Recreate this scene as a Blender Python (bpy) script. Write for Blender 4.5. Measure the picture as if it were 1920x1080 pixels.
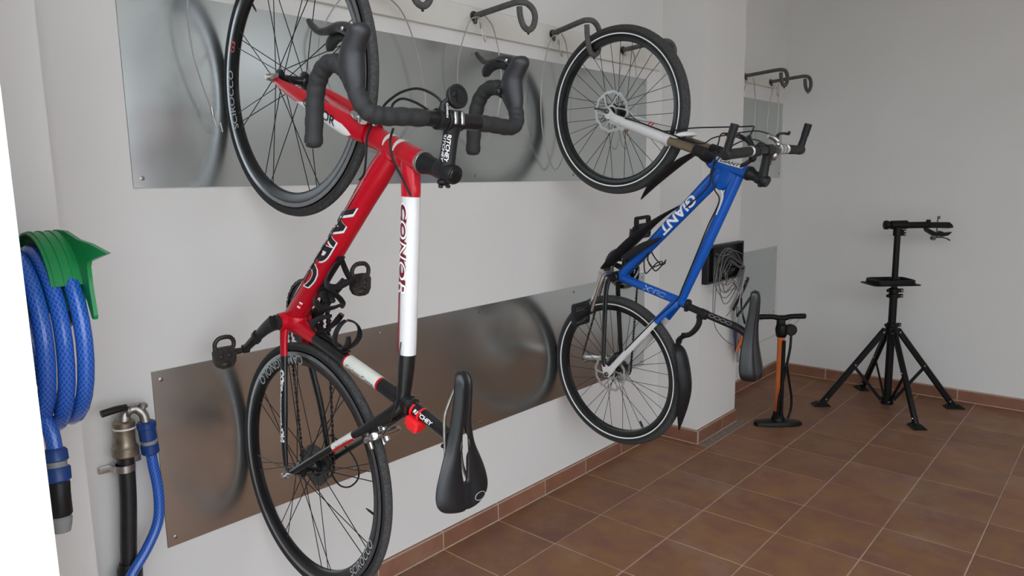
import bpy, bmesh, math, random
from mathutils import Vector, Matrix
random.seed(7)
PI = math.pi
scn = bpy.context.scene
for o in list(bpy.data.objects):
    bpy.data.objects.remove(o)
COL = scn.collection

# ------------------------------------------------------------------ camera, sky, light, exposure
cam_d = bpy.data.cameras.new('camera')
cam = bpy.data.objects.new('camera', cam_d)
COL.objects.link(cam)
scn.camera = cam
cam_d.sensor_width = 36.0
cam_d.lens = 1330.15 / 1920 * 36.0
cam_d.clip_start = 0.02
CAMPOS = Vector((1.9358, -1.7337, 1.4090))
yaw, pitch, roll = 0.72796, 0.14925, -0.01753
fw = Vector((-math.sin(yaw) * math.cos(pitch), math.cos(yaw) * math.cos(pitch), -math.sin(pitch)))
rt = Vector((math.cos(yaw), math.sin(yaw), 0))
up = rt.cross(fw)
r2 = rt * math.cos(roll) + up * math.sin(roll)
u2 = -rt * math.sin(roll) + up * math.cos(roll)
cam.matrix_world = Matrix(((r2.x, u2.x, -fw.x, CAMPOS.x), (r2.y, u2.y, -fw.y, CAMPOS.y), (r2.z, u2.z, -fw.z, CAMPOS.z), (0, 0, 0, 1)))

world = bpy.data.worlds.new('sky')
scn.world = world
world.use_nodes = True
wn = world.node_tree.nodes
bg = wn['Background']
bg.inputs['Color'].default_value = (0.89, 0.955, 1.03, 1)
bg.inputs['Strength'].default_value = 1.0
scn.view_settings.view_transform = 'Standard'
scn.view_settings.look = 'None'
scn.view_settings.gamma = 1.0
scn.view_settings.use_curve_mapping = False
scn.view_settings.exposure = 2.12

# ------------------------------------------------------------------ materials
def mat(name, col, rough=0.5, metal=0.0, var=0.06, scale=40.0, bump=0.0, coat=0.0, spec=0.5, rvar=0.0, trans=0.0, per=0.0, stretch=None):
    m = bpy.data.materials.new(name)
    m.use_nodes = True
    nt = m.node_tree
    b = nt.nodes['Principled BSDF']
    b.inputs['Roughness'].default_value = rough
    b.inputs['Metallic'].default_value = metal
    b.inputs['Coat Weight'].default_value = coat
    b.inputs['Coat Roughness'].default_value = 0.08
    b.inputs['Specular IOR Level'].default_value = spec
    b.inputs['Transmission Weight'].default_value = trans
    tc = nt.nodes.new('ShaderNodeTexCoord')
    nz = nt.nodes.new('ShaderNodeTexNoise')
    nz.inputs['Scale'].default_value = scale
    nz.inputs['Detail'].default_value = 5
    src = tc.outputs['Object']
    if stretch:
        mp = nt.nodes.new('ShaderNodeMapping')
        mp.inputs['Scale'].default_value = stretch
        nt.links.new(src, mp.inputs['Vector'])
        src = mp.outputs['Vector']
    nt.links.new(src, nz.inputs['Vector'])
    cr = nt.nodes.new('ShaderNodeValToRGB')
    cr.color_ramp.elements[0].position = 0.3
    cr.color_ramp.elements[1].position = 0.7
    cr.color_ramp.elements[0].color = (*[max(0, c * (1 - var)) for c in col], 1)
    cr.color_ramp.elements[1].color = (*[min(1, c * (1 + var)) for c in col], 1)
    nt.links.new(nz.outputs['Fac'], cr.inputs['Fac'])
    out = cr.outputs['Color']
    if per:
        oi = nt.nodes.new('ShaderNodeObjectInfo')
        hs = nt.nodes.new('ShaderNodeHueSaturation')
        mr = nt.nodes.new('ShaderNodeMapRange')
        mr.inputs['To Min'].default_value = 1 - per
        mr.inputs['To Max'].default_value = 1 + per
        nt.links.new(oi.outputs['Random'], mr.inputs['Value'])
        nt.links.new(mr.outputs['Result'], hs.inputs['Value'])
        nt.links.new(out, hs.inputs['Color'])
        out = hs.outputs['Color']
    nt.links.new(out, b.inputs['Base Color'])
    if rvar:
        mr2 = nt.nodes.new('ShaderNodeMapRange')
        mr2.inputs['To Min'].default_value = max(0, rough - rvar)
        mr2.inputs['To Max'].default_value = min(1, rough + rvar)
        nt.links.new(nz.outputs['Fac'], mr2.inputs['Value'])
        nt.links.new(mr2.outputs['Result'], b.inputs['Roughness'])
    if bump:
        nb = nt.nodes.new('ShaderNodeTexNoise')
        nb.inputs['Scale'].default_value = scale * 3
        nb.inputs['Detail'].default_value = 4
        nt.links.new(src, nb.inputs['Vector'])
        bp = nt.nodes.new('ShaderNodeBump')
        bp.inputs['Strength'].default_value = bump
        bp.inputs['Distance'].default_value = 0.002
        nt.links.new(nb.outputs['Fac'], bp.inputs['Height'])
        nt.links.new(bp.outputs['Normal'], b.inputs['Normal'])
    return m

WALLC = (0.70, 0.685, 0.662)
m_wall = mat('white_wall_paint', WALLC, 0.75, var=0.015, scale=3, bump=0.12)
m_stucco = mat('rough_white_stucco', (0.86, 0.86, 0.85), 0.9, var=0.02, scale=25, bump=0.8)
m_ceil = mat('white_ceiling_paint', (0.74, 0.73, 0.71), 0.8, var=0.01, scale=3)
m_grout = mat('pale_grout', (0.46, 0.35, 0.27), 0.9, var=0.15, scale=30)
m_rail = mat('cream_painted_wood', (0.66, 0.64, 0.585), 0.55, var=0.02, scale=20)
m_cement = mat('dusty_cement', (0.22, 0.17, 0.14), 0.9, var=0.2, scale=30, bump=0.3)
m_ground = mat('outdoor_concrete', (0.50, 0.50, 0.47), 0.9, var=0.06, scale=5)

def tile_mat(name, c1, c2, dust, rough, per=0.10):
    m = bpy.data.materials.new(name)
    m.use_nodes = True
    nt = m.node_tree
    b = nt.nodes['Principled BSDF']
    b.inputs['Roughness'].default_value = rough
    b.inputs['Specular IOR Level'].default_value = 0.35
    tc = nt.nodes.new('ShaderNodeTexCoord')
    oi = nt.nodes.new('ShaderNodeObjectInfo')
    ad = nt.nodes.new('ShaderNodeVectorMath')
    ad.operation = 'MULTIPLY_ADD'
    ad.inputs[1].default_value = (1, 1, 1)
    sc = nt.nodes.new('ShaderNodeVectorMath')
    sc.operation = 'SCALE'
    sc.inputs['Scale'].default_value = 37.0
    nt.links.new(oi.outputs['Location'], sc.inputs[0])
    nt.links.new(tc.outputs['Object'], ad.inputs[0])
    nt.links.new(sc.outputs['Vector'], ad.inputs[2])
    n1 = nt.nodes.new('ShaderNodeTexNoise')
    n1.inputs['Scale'].default_value = 6
    n1.inputs['Detail'].default_value = 6
    n1.inputs['Roughness'].default_value = 0.6
    nt.links.new(ad.outputs['Vector'], n1.inputs['Vector'])
    cr = nt.nodes.new('ShaderNodeValToRGB')
    cr.color_ramp.elements[0].position = 0.34
    cr.color_ramp.elements[1].position = 0.66
    cr.color_ramp.elements[0].color = (*c1, 1)
    cr.color_ramp.elements[1].color = (*c2, 1)
    nt.links.new(n1.outputs['Fac'], cr.inputs['Fac'])
    # pale dust in loose patches across the whole floor
    n2 = nt.nodes.new('ShaderNodeTexNoise')
    n2.inputs['Scale'].default_value = 2.6
    n2.inputs['Detail'].default_value = 8
    n2.inputs['Roughness'].default_value = 0.72
    ad2 = nt.nodes.new('ShaderNodeVectorMath')
    ad2.operation = 'ADD'
    nt.links.new(tc.outputs['Object'], ad2.inputs[0])
    nt.links.new(oi.outputs['Location'], ad2.inputs[1])
    nt.links.new(ad2.outputs['Vector'], n2.inputs['Vector'])
    cd = nt.nodes.new('ShaderNodeValToRGB')
    cd.color_ramp.elements[0].position = 0.52
    cd.color_ramp.elements[1].position = 0.80
    cd.color_ramp.elements[0].color = (0, 0, 0, 1)
    cd.color_ramp.elements[1].color = (0.6, 0.6, 0.6, 1)
    nt.links.new(n2.outputs['Fac'], cd.inputs['Fac'])
    mx = nt.nodes.new('ShaderNodeMix')
    mx.data_type = 'RGBA'
    nt.links.new(cd.outputs['Color'], mx.inputs[0])
    nt.links.new(cr.outputs['Color'], mx.inputs[6])
    mx.inputs[7].default_value = (*dust, 1)
    hs = nt.nodes.new('ShaderNodeHueSaturation')
    mr = nt.nodes.new('ShaderNodeMapRange')
    mr.inputs['To Min'].default_value = 1 - per
    mr.inputs['To Max'].default_value = 1 + per
    nt.links.new(oi.outputs['Random'], mr.inputs['Value'])
    nt.links.new(mr.outputs['Result'], hs.inputs['Value'])
    nt.links.new(mx.outputs[2], hs.inputs['Color'])
    nt.links.new(hs.outputs['Color'], b.inputs['Base Color'])
    bp = nt.nodes.new('ShaderNodeBump')
    bp.inputs['Strength'].default_value = 0.15
    bp.inputs['Distance'].default_value = 0.002
    nt.links.new(n1.outputs['Fac'], bp.inputs['Height'])
    nt.links.new(bp.outputs['Normal'], b.inputs['Normal'])
    return m

m_tile = tile_mat('terracotta_tile', (0.190, 0.082, 0.056), (0.250, 0.122, 0.050), (0.33, 0.24, 0.19), 0.52)
m_base = tile_mat('terracotta_skirting', (0.205, 0.088, 0.055), (0.25, 0.115, 0.07), (0.30, 0.19, 0.14), 0.5)

m_steel = mat('brushed_steel_sheet', (0.61, 0.645, 0.64), 0.24, 1.0, var=0.03, scale=2.2, rvar=0.03, stretch=(1, 1, 3))
m_screw = mat('zinc_screw', (0.35, 0.33, 0.30), 0.4, 1.0)
m_red = mat('gloss_red_paint', (0.50, 0.004, 0.016), 0.30, var=0.03, coat=0.25, spec=0.3)
m_white = mat('gloss_white_paint', (0.66, 0.645, 0.64), 0.32, var=0.02, coat=0.3)
m_cream = mat('pale_frame_decal', (0.66, 0.66, 0.60), 0.35, var=0.03)
m_carbon = mat('black_carbon', (0.010, 0.010, 0.011), 0.28, var=0.3, scale=80, coat=0.2, spec=0.35)
m_blk = mat('black_plastic', (0.011, 0.011, 0.012), 0.42, var=0.15, spec=0.3)
m_blkgloss = mat('black_gloss', (0.008, 0.008, 0.009), 0.24, var=0.2, spec=0.4)
m_rubber = mat('black_tyre_rubber', (0.018, 0.018, 0.019), 0.75, var=0.25, scale=120, bump=0.35)
m_tread = mat('dusty_tyre_tread', (0.042, 0.041, 0.040), 0.85, var=0.45, scale=160, bump=0.8)
m_tape = mat('black_bar_tape', (0.017, 0.017, 0.018), 0.72, var=0.2, scale=90, bump=0.25)
m_hood = mat('soft_black_hood', (0.016, 0.016, 0.019), 0.48, var=0.1)
m_alu = mat('brushed_aluminium', (0.50, 0.49, 0.48), 0.32, 1.0, var=0.1, scale=60)
m_chrome = mat('polished_metal', (0.78, 0.77, 0.75), 0.16, 1.0, var=0.05)
m_disc = mat('steel_brake_disc', (0.46, 0.45, 0.44), 0.38, 0.9, var=0.1)
m_track = mat('silver_brake_track', (0.30, 0.30, 0.31), 0.34, 1.0, var=0.1)
m_darkmetal = mat('dark_metal', (0.10, 0.10, 0.10), 0.35, 1.0, var=0.3)
m_reflex = mat('reflective_stripe', (0.86, 0.87, 0.86), 0.35, var=0.02)
m_blue = mat('gloss_blue_paint', (0.003, 0.085, 0.42), 0.30, var=0.04, coat=0.25, spec=0.3)
m_khaki = mat('bronze_fork_tube', (0.22, 0.175, 0.115), 0.3, 0.6, var=0.05)
m_saddle = mat('black_saddle_leather', (0.009, 0.010, 0.012), 0.30, var=0.15, scale=150, bump=0.12, spec=0.45)
m_redlens = mat('red_silicone', (0.75, 0.012, 0.018), 0.35, var=0.03)
m_ink = mat('black_print', (0.012, 0.011, 0.012), 0.4, var=0.1)
m_darkred = mat('dark_red_print', (0.14, 0.006, 0.014), 0.4, var=0.05)
m_wprint = mat('white_print', (0.80, 0.80, 0.80), 0.4, var=0.02)
m_gprint = mat('grey_print', (0.36, 0.37, 0.38), 0.4, var=0.05)
m_bprint = mat('pale_blue_print', (0.32, 0.46, 0.66), 0.4, var=0.05)
m_rprint = mat('red_print', (0.50, 0.03, 0.02), 0.4, var=0.05)
m_hookfoam = mat('grey_foam_sleeve', (0.085, 0.083, 0.080), 0.8, var=0.2, scale=60, bump=0.5)
m_cable = mat('steel_cable_in_clear_sheath', (0.42, 0.42, 0.40), 0.35, 0.5, var=0.1)
m_cable2 = mat('grey_steel_cable', (0.17, 0.17, 0.165), 0.4, 0.4, var=0.1)
m_hose = mat('blue_braided_hose', (0.018, 0.105, 0.50), 0.26, var=0.25, scale=260, coat=0.3)
m_green = mat('green_plastic', (0.004, 0.22, 0.055), 0.35, var=0.06)
m_connblue = mat('dark_blue_plastic', (0.008, 0.045, 0.20), 0.4, var=0.05)
m_gray = mat('grey_plastic', (0.25, 0.26, 0.26), 0.5, var=0.05)
m_zinc = mat('dull_zinc', (0.36, 0.34, 0.31), 0.38, 0.9, var=0.25, scale=60)
m_pipe = mat('black_poly_pipe', (0.014, 0.014, 0.015), 0.38, var=0.3, scale=30)
m_brass = mat('aged_brass_fitting', (0.28, 0.24, 0.18), 0.4, 0.8, var=0.25, scale=60)
m_orange = mat('orange_enamel', (0.58, 0.130, 0.022), 0.35, var=0.04)
m_standblk = mat('black_powder_coat', (0.006, 0.006, 0.006), 0.45, var=0.1, spec=0.2)
m_clear = mat('cloudy_plastic', (0.35, 0.36, 0.38), 0.25, var=0.1, trans=0.3)
m_navy = mat('navy_plastic', (0.02, 0.025, 0.08), 0.4)

# ------------------------------------------------------------------ mesh helpers
def V(*a):
    return Vector(a[0]) if len(a) == 1 else Vector(a)

def catmull(pts, n):
    """resample a list of tuples (any dimension) with Catmull-Rom"""
    if n <= 1 or len(pts) < 3:
        return [tuple(p) for p in pts]
    P = [tuple(p) for p in pts]
    out = []
    for i in range(len(P) - 1):
        p0 = P[max(i - 1, 0)]; p1 = P[i]; p2 = P[i + 1]; p3 = P[min(i + 2, len(P) - 1)]
        for k in range(n):
            t = k / n
            out.append(tuple(0.5 * (2 * b + (c - a) * t + (2 * a - 5 * b + 4 * c - d) * t * t + (3 * b - a - 3 * c + d) * t ** 3)
                             for a, b, c, d in zip(p0, p1, p2, p3)))
    out.append(P[-1])
    return out

class M:
    def __init__(s, k=1.0):
        s.v = []; s.f = []; s.mi = []; s.k = k
    def vert(s, p):
        s.v.append((p[0] * s.k, p[1] * s.k, p[2] * s.k)); return len(s.v) - 1
    def face(s, idx, m=0):
        s.f.append(tuple(idx)); s.mi.append(m)
    def rings(s, rings, m=0, closed=False, cap=True, mats=None, ring_closed=True):
        ids = [[s.vert(p) for p in r] for r in rings]
        n = len(ids[0])
        R = len(ids)
        for i in range(R if closed else R - 1):
            a = ids[i]; b = ids[(i + 1) % R]
            mm = mats[min(i, len(mats) - 1)] if mats else m
            for j in range(n if ring_closed else n - 1):
                j2 = (j + 1) % n
                s.face((a[j], a[j2], b[j2], b[j]), mm)
        if cap and not closed and ring_closed:
            s.face(list(reversed(ids[0])), mats[0] if mats else m)
            s.face(ids[-1], mats[-1] if mats else m)
        return s
    def sweep(s, pts, rad, n=12, m=0, ref=None, smooth=1, closed=False, cap=True, mats=None, e=1.0):
        """tube through pts; rad = number, list of numbers or list of (in-plane, along ref)"""
        pts = [tuple(p) for p in pts]
        if not isinstance(rad, (list, tuple)):
            rad = [rad] * len(pts)
        rad = [(r, r) if not isinstance(r, (list, tuple)) else tuple(r) for r in rad]
        if smooth > 1 and len(pts) > 2:
            q = catmull([p + r for p, r in zip(pts, rad)], smooth)
            if mats:
                mats = [mats[min(i // smooth, len(mats) - 1)] for i in range(len(q))]
            pts = [a[:3] for a in q]; rad = [(max(a[3], 1e-6), max(a[4], 1e-6)) for a in q]
        P = [V(p) for p in pts]
        L = len(P)
        out = []
        prevN = None
        for i in range(L):
            if closed:
                T = P[(i + 1) % L] - P[i - 1]
            else:
                T = P[min(i + 1, L - 1)] - P[max(i - 1, 0)]
            T.normalize()
            if ref is not None:
                B = V(ref); B = B - T * B.dot(T)
                B.normalize(); N = B.cross(T)
            else:
                if prevN is None:
                    a = V(0, 0, 1) if abs(T.z) < 0.9 else V(1, 0, 0)
                    N = (a - T * a.dot(T)).normalized()
                else:
                    N = (prevN - T * prevN.dot(T)).normalized()
                prevN = N
                B = T.cross(N)
            ra, rb = rad[i]
            ring = []
            for j in range(n):
                t = 2 * PI * j / n
                c, q = math.cos(t), math.sin(t)
                if e != 1.0:
                    c = math.copysign(abs(c) ** e, c); q = math.copysign(abs(q) ** e, q)
                ring.append(P[i] + N * (ra * c) + B * (rb * q))
            out.append(ring)
        return s.rings(out, m, closed, cap, mats)
    def lathe(s, c, ax, prof, n=24, m=0, mats=None, cap=True):
        """profile [(t along axis, radius)]"""
        c = V(c); ax = V(ax).normalized()
        a = V(0, 0, 1) if abs(ax.z) < 0.9 else V(1, 0, 0)
        e1 = (a - ax * a.dot(ax)).normalized(); e2 = ax.cross(e1)
        rs = [[c + ax * t + (e1 * math.cos(2 * PI * j / n) + e2 * math.sin(2 * PI * j / n)) * max(r, 1e-5) for j in range(n)] for t, r in prof]
        return s.rings(rs, m, False, cap, mats)
    def revolve(s, c, ax, prof, n=64, m=0, mats=None):
        """closed profile [(t, r)] revolved around an axis"""
        c = V(c); ax = V(ax).normalized()
        a = V(0, 0, 1) if abs(ax.z) < 0.9 else V(1, 0, 0)
        e1 = (a - ax * a.dot(ax)).normalized(); e2 = ax.cross(e1)
        ids = []
        for i in range(n):
            d = e1 * math.cos(2 * PI * i / n) + e2 * math.sin(2 * PI * i / n)
            ids.append([s.vert(c + ax * t + d * r) for t, r in prof])
        k = len(prof)
        for i in range(n):
            a_ = ids[i]; b_ = ids[(i + 1) % n]
            for j in range(k):
                j2 = (j + 1) % k
                s.face((a_[j], b_[j], b_[j2], a_[j2]), mats[j % len(mats)] if mats else m)
        return s
    def box(s, c, size, m=0, X=(1, 0, 0), Y=(0, 1, 0), Z=(0, 0, 1), bev=0.0):
        c = V(c); X = V(X).normalized(); Y = V(Y).normalized(); Z = V(Z).normalized()
        hx, hy, hz = [q / 2 for q in size]
        b = min(bev, hx * .9, hy * .9, hz * .9)
        if b <= 0:
            sec = [(-1, -1), (1, -1), (1, 1), (-1, 1)]
            rs = [[c + X * hx * a + Y * hy * d + Z * z for a, d in sec] for z in (-hz, hz)]
        else:
            def oct(x, y):
                return [(-x + b, -y), (x - b, -y), (x, -y + b), (x, y - b), (x - b, y), (-x + b, y), (-x, y - b), (-x, -y + b)]
            o1 = oct(hx, hy); o0 = oct(hx - b, hy - b) if min(hx, hy) > 2 * b else [(p[0] * .8, p[1] * .8) for p in o1]
            rs = [[c + X * p[0] + Y * p[1] + Z * z for p in o] for o, z in ((o0, -hz), (o1, -hz + b), (o1, hz - b), (o0, hz))]
        return s.rings(rs, m)
    def prism(s, poly, h0, h1, O, X, Y, m=0):
        """2-D polygon (list of (a,b)) on axes X,Y from origin O, thick from h0 to h1 along X x Y"""
        O = V(O); X = V(X); Y = V(Y); Z = X.cross(Y).normalized()
        return s.rings([[O + X * a + Y * b + Z * h for a, b in poly] for h in (h0, h1)], m)
    def ball(s, c, r, m=0, n=14, X=(1, 0, 0), Y=(0, 1, 0), Z=(0, 0, 1)):
        if not isinstance(r, (list, tuple)):
            r = (r, r, r)
        c = V(c); X = V(X); Y = V(Y); Z = V(Z)
        k = max(6, n // 2)
        rs = []
        for i in range(k + 1):
            t = PI * i / k
            q = max(math.sin(t), 1e-4)
            rs.append([c - Z * r[2] * math.cos(t) + (X * r[0] * math.cos(2 * PI * j / n) + Y * r[1] * math.sin(2 * PI * j / n)) * q for j in range(n)])
        return s.rings(rs, m)
    def mesh(s, name, mats, smooth=True, ang=38):
        me = bpy.data.meshes.new(name)
        me.from_pydata(s.v, [], s.f)
        for q in (mats if isinstance(mats, (list, tuple)) else [mats]):
            me.materials.append(q)
        me.polygons.foreach_set('material_index', s.mi)
        bm = bmesh.new(); bm.from_mesh(me)
        bmesh.ops.recalc_face_normals(bm, faces=bm.faces)
        bm.to_mesh(me); bm.free()
        if smooth:
            me.polygons.foreach_set('use_smooth', [True] * len(me.polygons))
            me.set_sharp_from_angle(angle=math.radians(ang))
        me.update()
        return me
    def build(s, name, mats, parent=None, smooth=True, ang=38, stuff=False):
        o = bpy.data.objects.new(name, s.mesh(name, mats, smooth, ang))
        COL.objects.link(o)
        if parent: o.parent = parent
        if stuff: o['kind'] = 'stuff'
        return o

def tag(o, label=None, cat=None, group=None, kind=None):
    if label: o['label'] = label
    if cat: o['category'] = cat
    if group: o['group'] = group
    if kind: o['kind'] = kind
    return o
def empty(name, loc=(0, 0, 0), mtx=None):
    o = bpy.data.objects.new(name, None)
    COL.objects.link(o)
    o.empty_display_size = 0.05
    if mtx is not None: o.matrix_world = mtx
    else: o.location = loc
    return o
def copy_of(me, name, parent, mtx):
    o = bpy.data.objects.new(name, me)
    COL.objects.link(o)
    o.parent = parent
    o.matrix_local = mtx
    return o

# lettering: a font curve turned into a mesh, fine enough to wrap, then laid on a surface function (u along the text, v up) -> point
def letters(name, body, length, fn, m, parent, height=None, shear=0.0, bold=0.0, fine=0.004, space=1.0):
    cu = bpy.data.curves.new('text', 'FONT')
    cu.body = body; cu.size = 1.0; cu.shear = shear; cu.offset = bold
    cu.space_character = space
    cu.resolution_u = 4
    ob = bpy.data.objects.new('text', cu)
    COL.objects.link(ob)
    dg = bpy.context.evaluated_depsgraph_get()
    me = bpy.data.meshes.new_from_object(ob.evaluated_get(dg))
    bpy.data.objects.remove(ob); bpy.data.curves.remove(cu)
    xs = [v.co.x for v in me.vertices]; ys = [v.co.y for v in me.vertices]
    x0, x1, y0, y1 = min(xs), max(xs), min(ys), max(ys)
    kx = length / (x1 - x0)
    ky = kx if height is None else height / (y1 - y0)
    bm = bmesh.new(); bm.from_mesh(me)
    bmesh.ops.remove_doubles(bm, verts=bm.verts, dist=1e-5)
    for v in bm.verts:
        v.co = ((v.co.x - (x0 + x1) / 2) * kx, (v.co.y - (y0 + y1) / 2) * ky, 0)
    for _ in range(4):
        ed = [e for e in bm.edges if e.calc_length() > fine]
        if not ed: break
        bmesh.ops.subdivide_edges(bm, edges=ed, cuts=1)
        bmesh.ops.triangulate(bm, faces=bm.faces)
    for v in bm.verts:
        v.co = fn(v.co.x, v.co.y)
    bm.to_mesh(me); bm.free()
    me.materials.clear(); me.materials.append(m)
    me.name = name
    o = bpy.data.objects.new(name, me)
    COL.objects.link(o); o.parent = parent
    return o
def on_tube(A, B, c, upv, ra, rb=None, phi0=0.0, off=0.0006):
    """surface function: text runs A->B centred at fraction c, letters' tops towards upv, wrapped round the tube"""
    A = V(A); B = V(B); d = (B - A); L = d.length; d.normalize()
    U = V(upv); U = (U - d * U.dot(d)).normalized(); W = d.cross(U)
    rb = ra if rb is None else rb
    rm = (ra + rb) / 2
    def fn(u, v):
        p = phi0 + v / rm
        return A + d * (L * c + u) + W * ((rb + off) * math.cos(p)) + U * ((ra + off) * math.sin(p))
    return fn
def on_plane(O, X, Y):
    O = V(O); X = V(X).normalized(); Y = V(Y).normalized()
    return lambda u, v: O + X * u + Y * v

# ------------------------------------------------------------------ room shell
TS = 0.3135          # tile pitch
TX0 = 0.0008
YB = 3.33            # back wall
YF, YO = -1.45, -1.72   # inner and outer face of the front wall
XC = 0.7605          # end of the front wall (edge of the doorway)
XR = 5.6
XD = 5.30            # other side of the doorway
ZC = 3.05
def struct(name, mm, mat_, parent=None, smooth=False):
    o = mm.build(name, mat_, parent, smooth)
    if parent is None: o['kind'] = 'structure'
    return o
def slab(x0, x1, y0, y1, z0, z1):
    return M().box(((x0 + x1) / 2, (y0 + y1) / 2, (z0 + z1) / 2), (x1 - x0, y1 - y0, z1 - z0))
floor = struct('floor', slab(-0.2, XR + .2, YO, YB + .2, -0.2, -0.0022), m_grout)
struct('wall_left', slab(-0.2, 0, YO, YB + .2, -0.2, ZC + .2), m_wall)
struct('wall_back', slab(0, XR + .2, YB, YB + .2, -0.2, ZC + .2), m_wall)
# unseen side wall; windows added for light: wide near doorway, small high further in
wins = [(-1.35, 0.55, 0.5, 2.75), (1.9, 3.1, 2.62, 2.95)]
wrm = M()
def side(a, b, c, d): wrm.box((XR + .1, (a + b) / 2, (c + d) / 2), (.2, b - a, d - c))
side(YO, wins[0][0], -.2, ZC + .2); side(wins[0][1], wins[1][0], -.2, ZC + .2); side(wins[1][1], YB, -.2, ZC + .2)
for a_, b_, c_, d_ in wins:
    side(a_, b_, -.2, c_); side(a_, b_, d_, ZC + .2)
struct('wall_right', wrm, m_wall)
for k_, (a_, b_, c_, d_) in enumerate(wins):
    wfm = M()
    for y_ in ((a_ + .03, a_ * .5 + b_ * .5, b_ - .03) if k_ == 0 else (a_ + .03, b_ - .03)): wfm.box((XR + .1, y_, (c_ + d_) / 2), (.05, .06, d_ - c_))
    for z_ in (c_ + .03, d_ - .03): wfm.box((XR + .1, (a_ + b_) / 2, z_), (.05, b_ - a_, .06))
    struct('added_window_%d' % (k_ + 1), wfm, m_rail)
struct('ceiling', slab(-0.2, XR + .2, YO, YB + .2, ZC, ZC + .2), m_ceil)
fwm = slab(0, XC, YO, YF, -0.2, ZC)
fwm.box(((XD + XR) / 2, (YO + YF) / 2, ZC / 2 - .1), (XR - XD, YF - YO, ZC + .2))
fwm.box(((XC + XD) / 2, (YO + YF) / 2, (ZC + 2.72) / 2), (XD - XC, YF - YO, ZC - 2.72))
struct('wall_front', fwm, m_stucco)
struct('pavement', slab(-6, 14, -9, YO, -0.25, -0.03), m_ground)
struct('sky_block_wall', slab(-6, 14, -9.3, -9, -0.25, 3.0), mat('grey_sky_block', (0.30, 0.30, 0.28), 0.9, var=0.08, scale=2, bump=0.3))  # unseen wall added across the street to cut low sky light indoors
PX, PY0, PY1 = 0.24, 1.636, 2.105
tag(slab(0, PX, PY0, PY1, 0, ZC).build('pillar', m_wall, None, False), kind='structure')
tag(slab(0, PX, YF, -1.251, 0, ZC).build('pillar', m_wall, None, False), kind='structure')

# floor tiles, each its own piece
def tile_mesh(name, w, d, h=0.010, b=0.0018, m=m_tile):
    t = M()
    t.rings([[(-w / 2, -d / 2, -h), (w / 2, -d / 2, -h), (w / 2, d / 2, -h), (-w / 2, d / 2, -h)],
             [(-w / 2, -d / 2, -b), (w / 2, -d / 2, -b), (w / 2, d / 2, -b), (-w / 2, d / 2, -b)],
             [(-w / 2 + b, -d / 2 + b, 0), (w / 2 - b, -d / 2 + b, 0), (w / 2 - b, d / 2 - b, 0), (-w / 2 + b, d / 2 - b, 0)]])
    return t.mesh(name, m, False)
GAP = 0.0044
full = tile_mesh('floor_tile', TS - GAP, TS - GAP)
cuts = {}
def put_tile(x0, x1, y0, y1, m=m_tile):
    if x1 - x0 < 0.02 or y1 - y0 < 0.02: return
    w, d = x1 - x0 - GAP, y1 - y0 - GAP
    if abs(x1 - x0 - TS) < 1e-4 and abs(y1 - y0 - TS) < 1e-4 and m is m_tile: me = full
    else:
        key = (round(w, 4), round(d, 4), m.name)
        if key not in cuts: cuts[key] = tile_mesh('floor_tile', w, d, m=m)
        me = cuts[key]
    dz = random.uniform(-0.0006, 0.0006)
    copy_of(me, 'floor_tile', floor, Matrix.Translation(((x0 + x1) / 2, (y0 + y1) / 2, dz)) @ Matrix.Rotation(random.uniform(-.002, .002), 4, 'Z'))
BX = 0.0125
for i in range(20):
    for j in range(-5, 11):
        x0, x1 = TX0 + i * TS, TX0 + (i + 1) * TS
        y0, y1 = j * TS, (j + 1) * TS
        if i == 0: x0 = 0.0
        x1 = min(x1, XR); y1 = min(y1, YB); y0 = max(y0, YO)
        if y1 - y0 < .02 or x1 - x0 < .02: continue
        if i == 0 and y1 > PY0 and y0 < PY1:
            # pieces cut round the pillar, with a strip of dusty cement beside it
            if y0 < PY0 - .02: put_tile(x0, x1, y0, PY0 - .014)
            if y1 > PY1 + .02: put_tile(x0, x1, PY1 + .014, y1)
            a, b_ = max(y0, PY0 - .014), min(y1, PY1 + .014)
            if b_ - a > .03: put_tile(PX + .012, x1, a, b_, m_cement)
        else:
            put_tile(x0, x1, y0, y1)

# skirting tiles: each piece under the run of skirting it belongs to
BH = 0.075
def skirting(name, A, B, nrm, start, joints):
    A = V(A); B = V(B); d = (B - A); L = d.length; d.normalize(); n = V(nrm)
    t0 = BX - 0.0012
    run = M(); c = (A + B) / 2 + n * (t0 / 2) + V(0, 0, BH / 2 - .0015)
    run.box(c, (L, t0, BH - .003), X=d, Y=n)
    run.box((A + B) / 2 + n * ((BX + .003) / 2) + V(0, 0, .0012), (L, BX + .003, .0044), X=d, Y=n)
    o = struct(name, run, m_grout)
    cutp = [0.0] + [j for j in joints if 0.004 < j < L - 0.004] + [L]
    for a, b in zip(cutp[:-1], cutp[1:]):
        w = b - a - 0.006
        if w < .01: continue
        q = M(); h = BH - .002; t = BX; bv = .004
        sec = [(0, 0.0035), (t, 0.0035), (t, h - 2.2 * bv), (t - .4 * bv, h - .8 * bv), (t - 1.4 * bv, h), (0, h)]
        e0 = A + d * (a + .003); e1 = A + d * (b - .003)
        q.rings([[e + n * s0 + V(0, 0, s1) for s0, s1 in sec] for e in (e0, e1)])
        me = q.mesh('skirting_tile', m_base, False)
        mid = (e0 + e1) / 2
        me.transform(Matrix.Translation(-mid))
        copy_of(me, 'skirting_tile', o, Matrix.Translation(mid))
jy = [k * TS for k in range(-6, 12)]
skirting('baseboard_left', (0, -1.251, 0), (0, PY0, 0), (1, 0, 0), 0, [y + 1.251 for y in jy])
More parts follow.
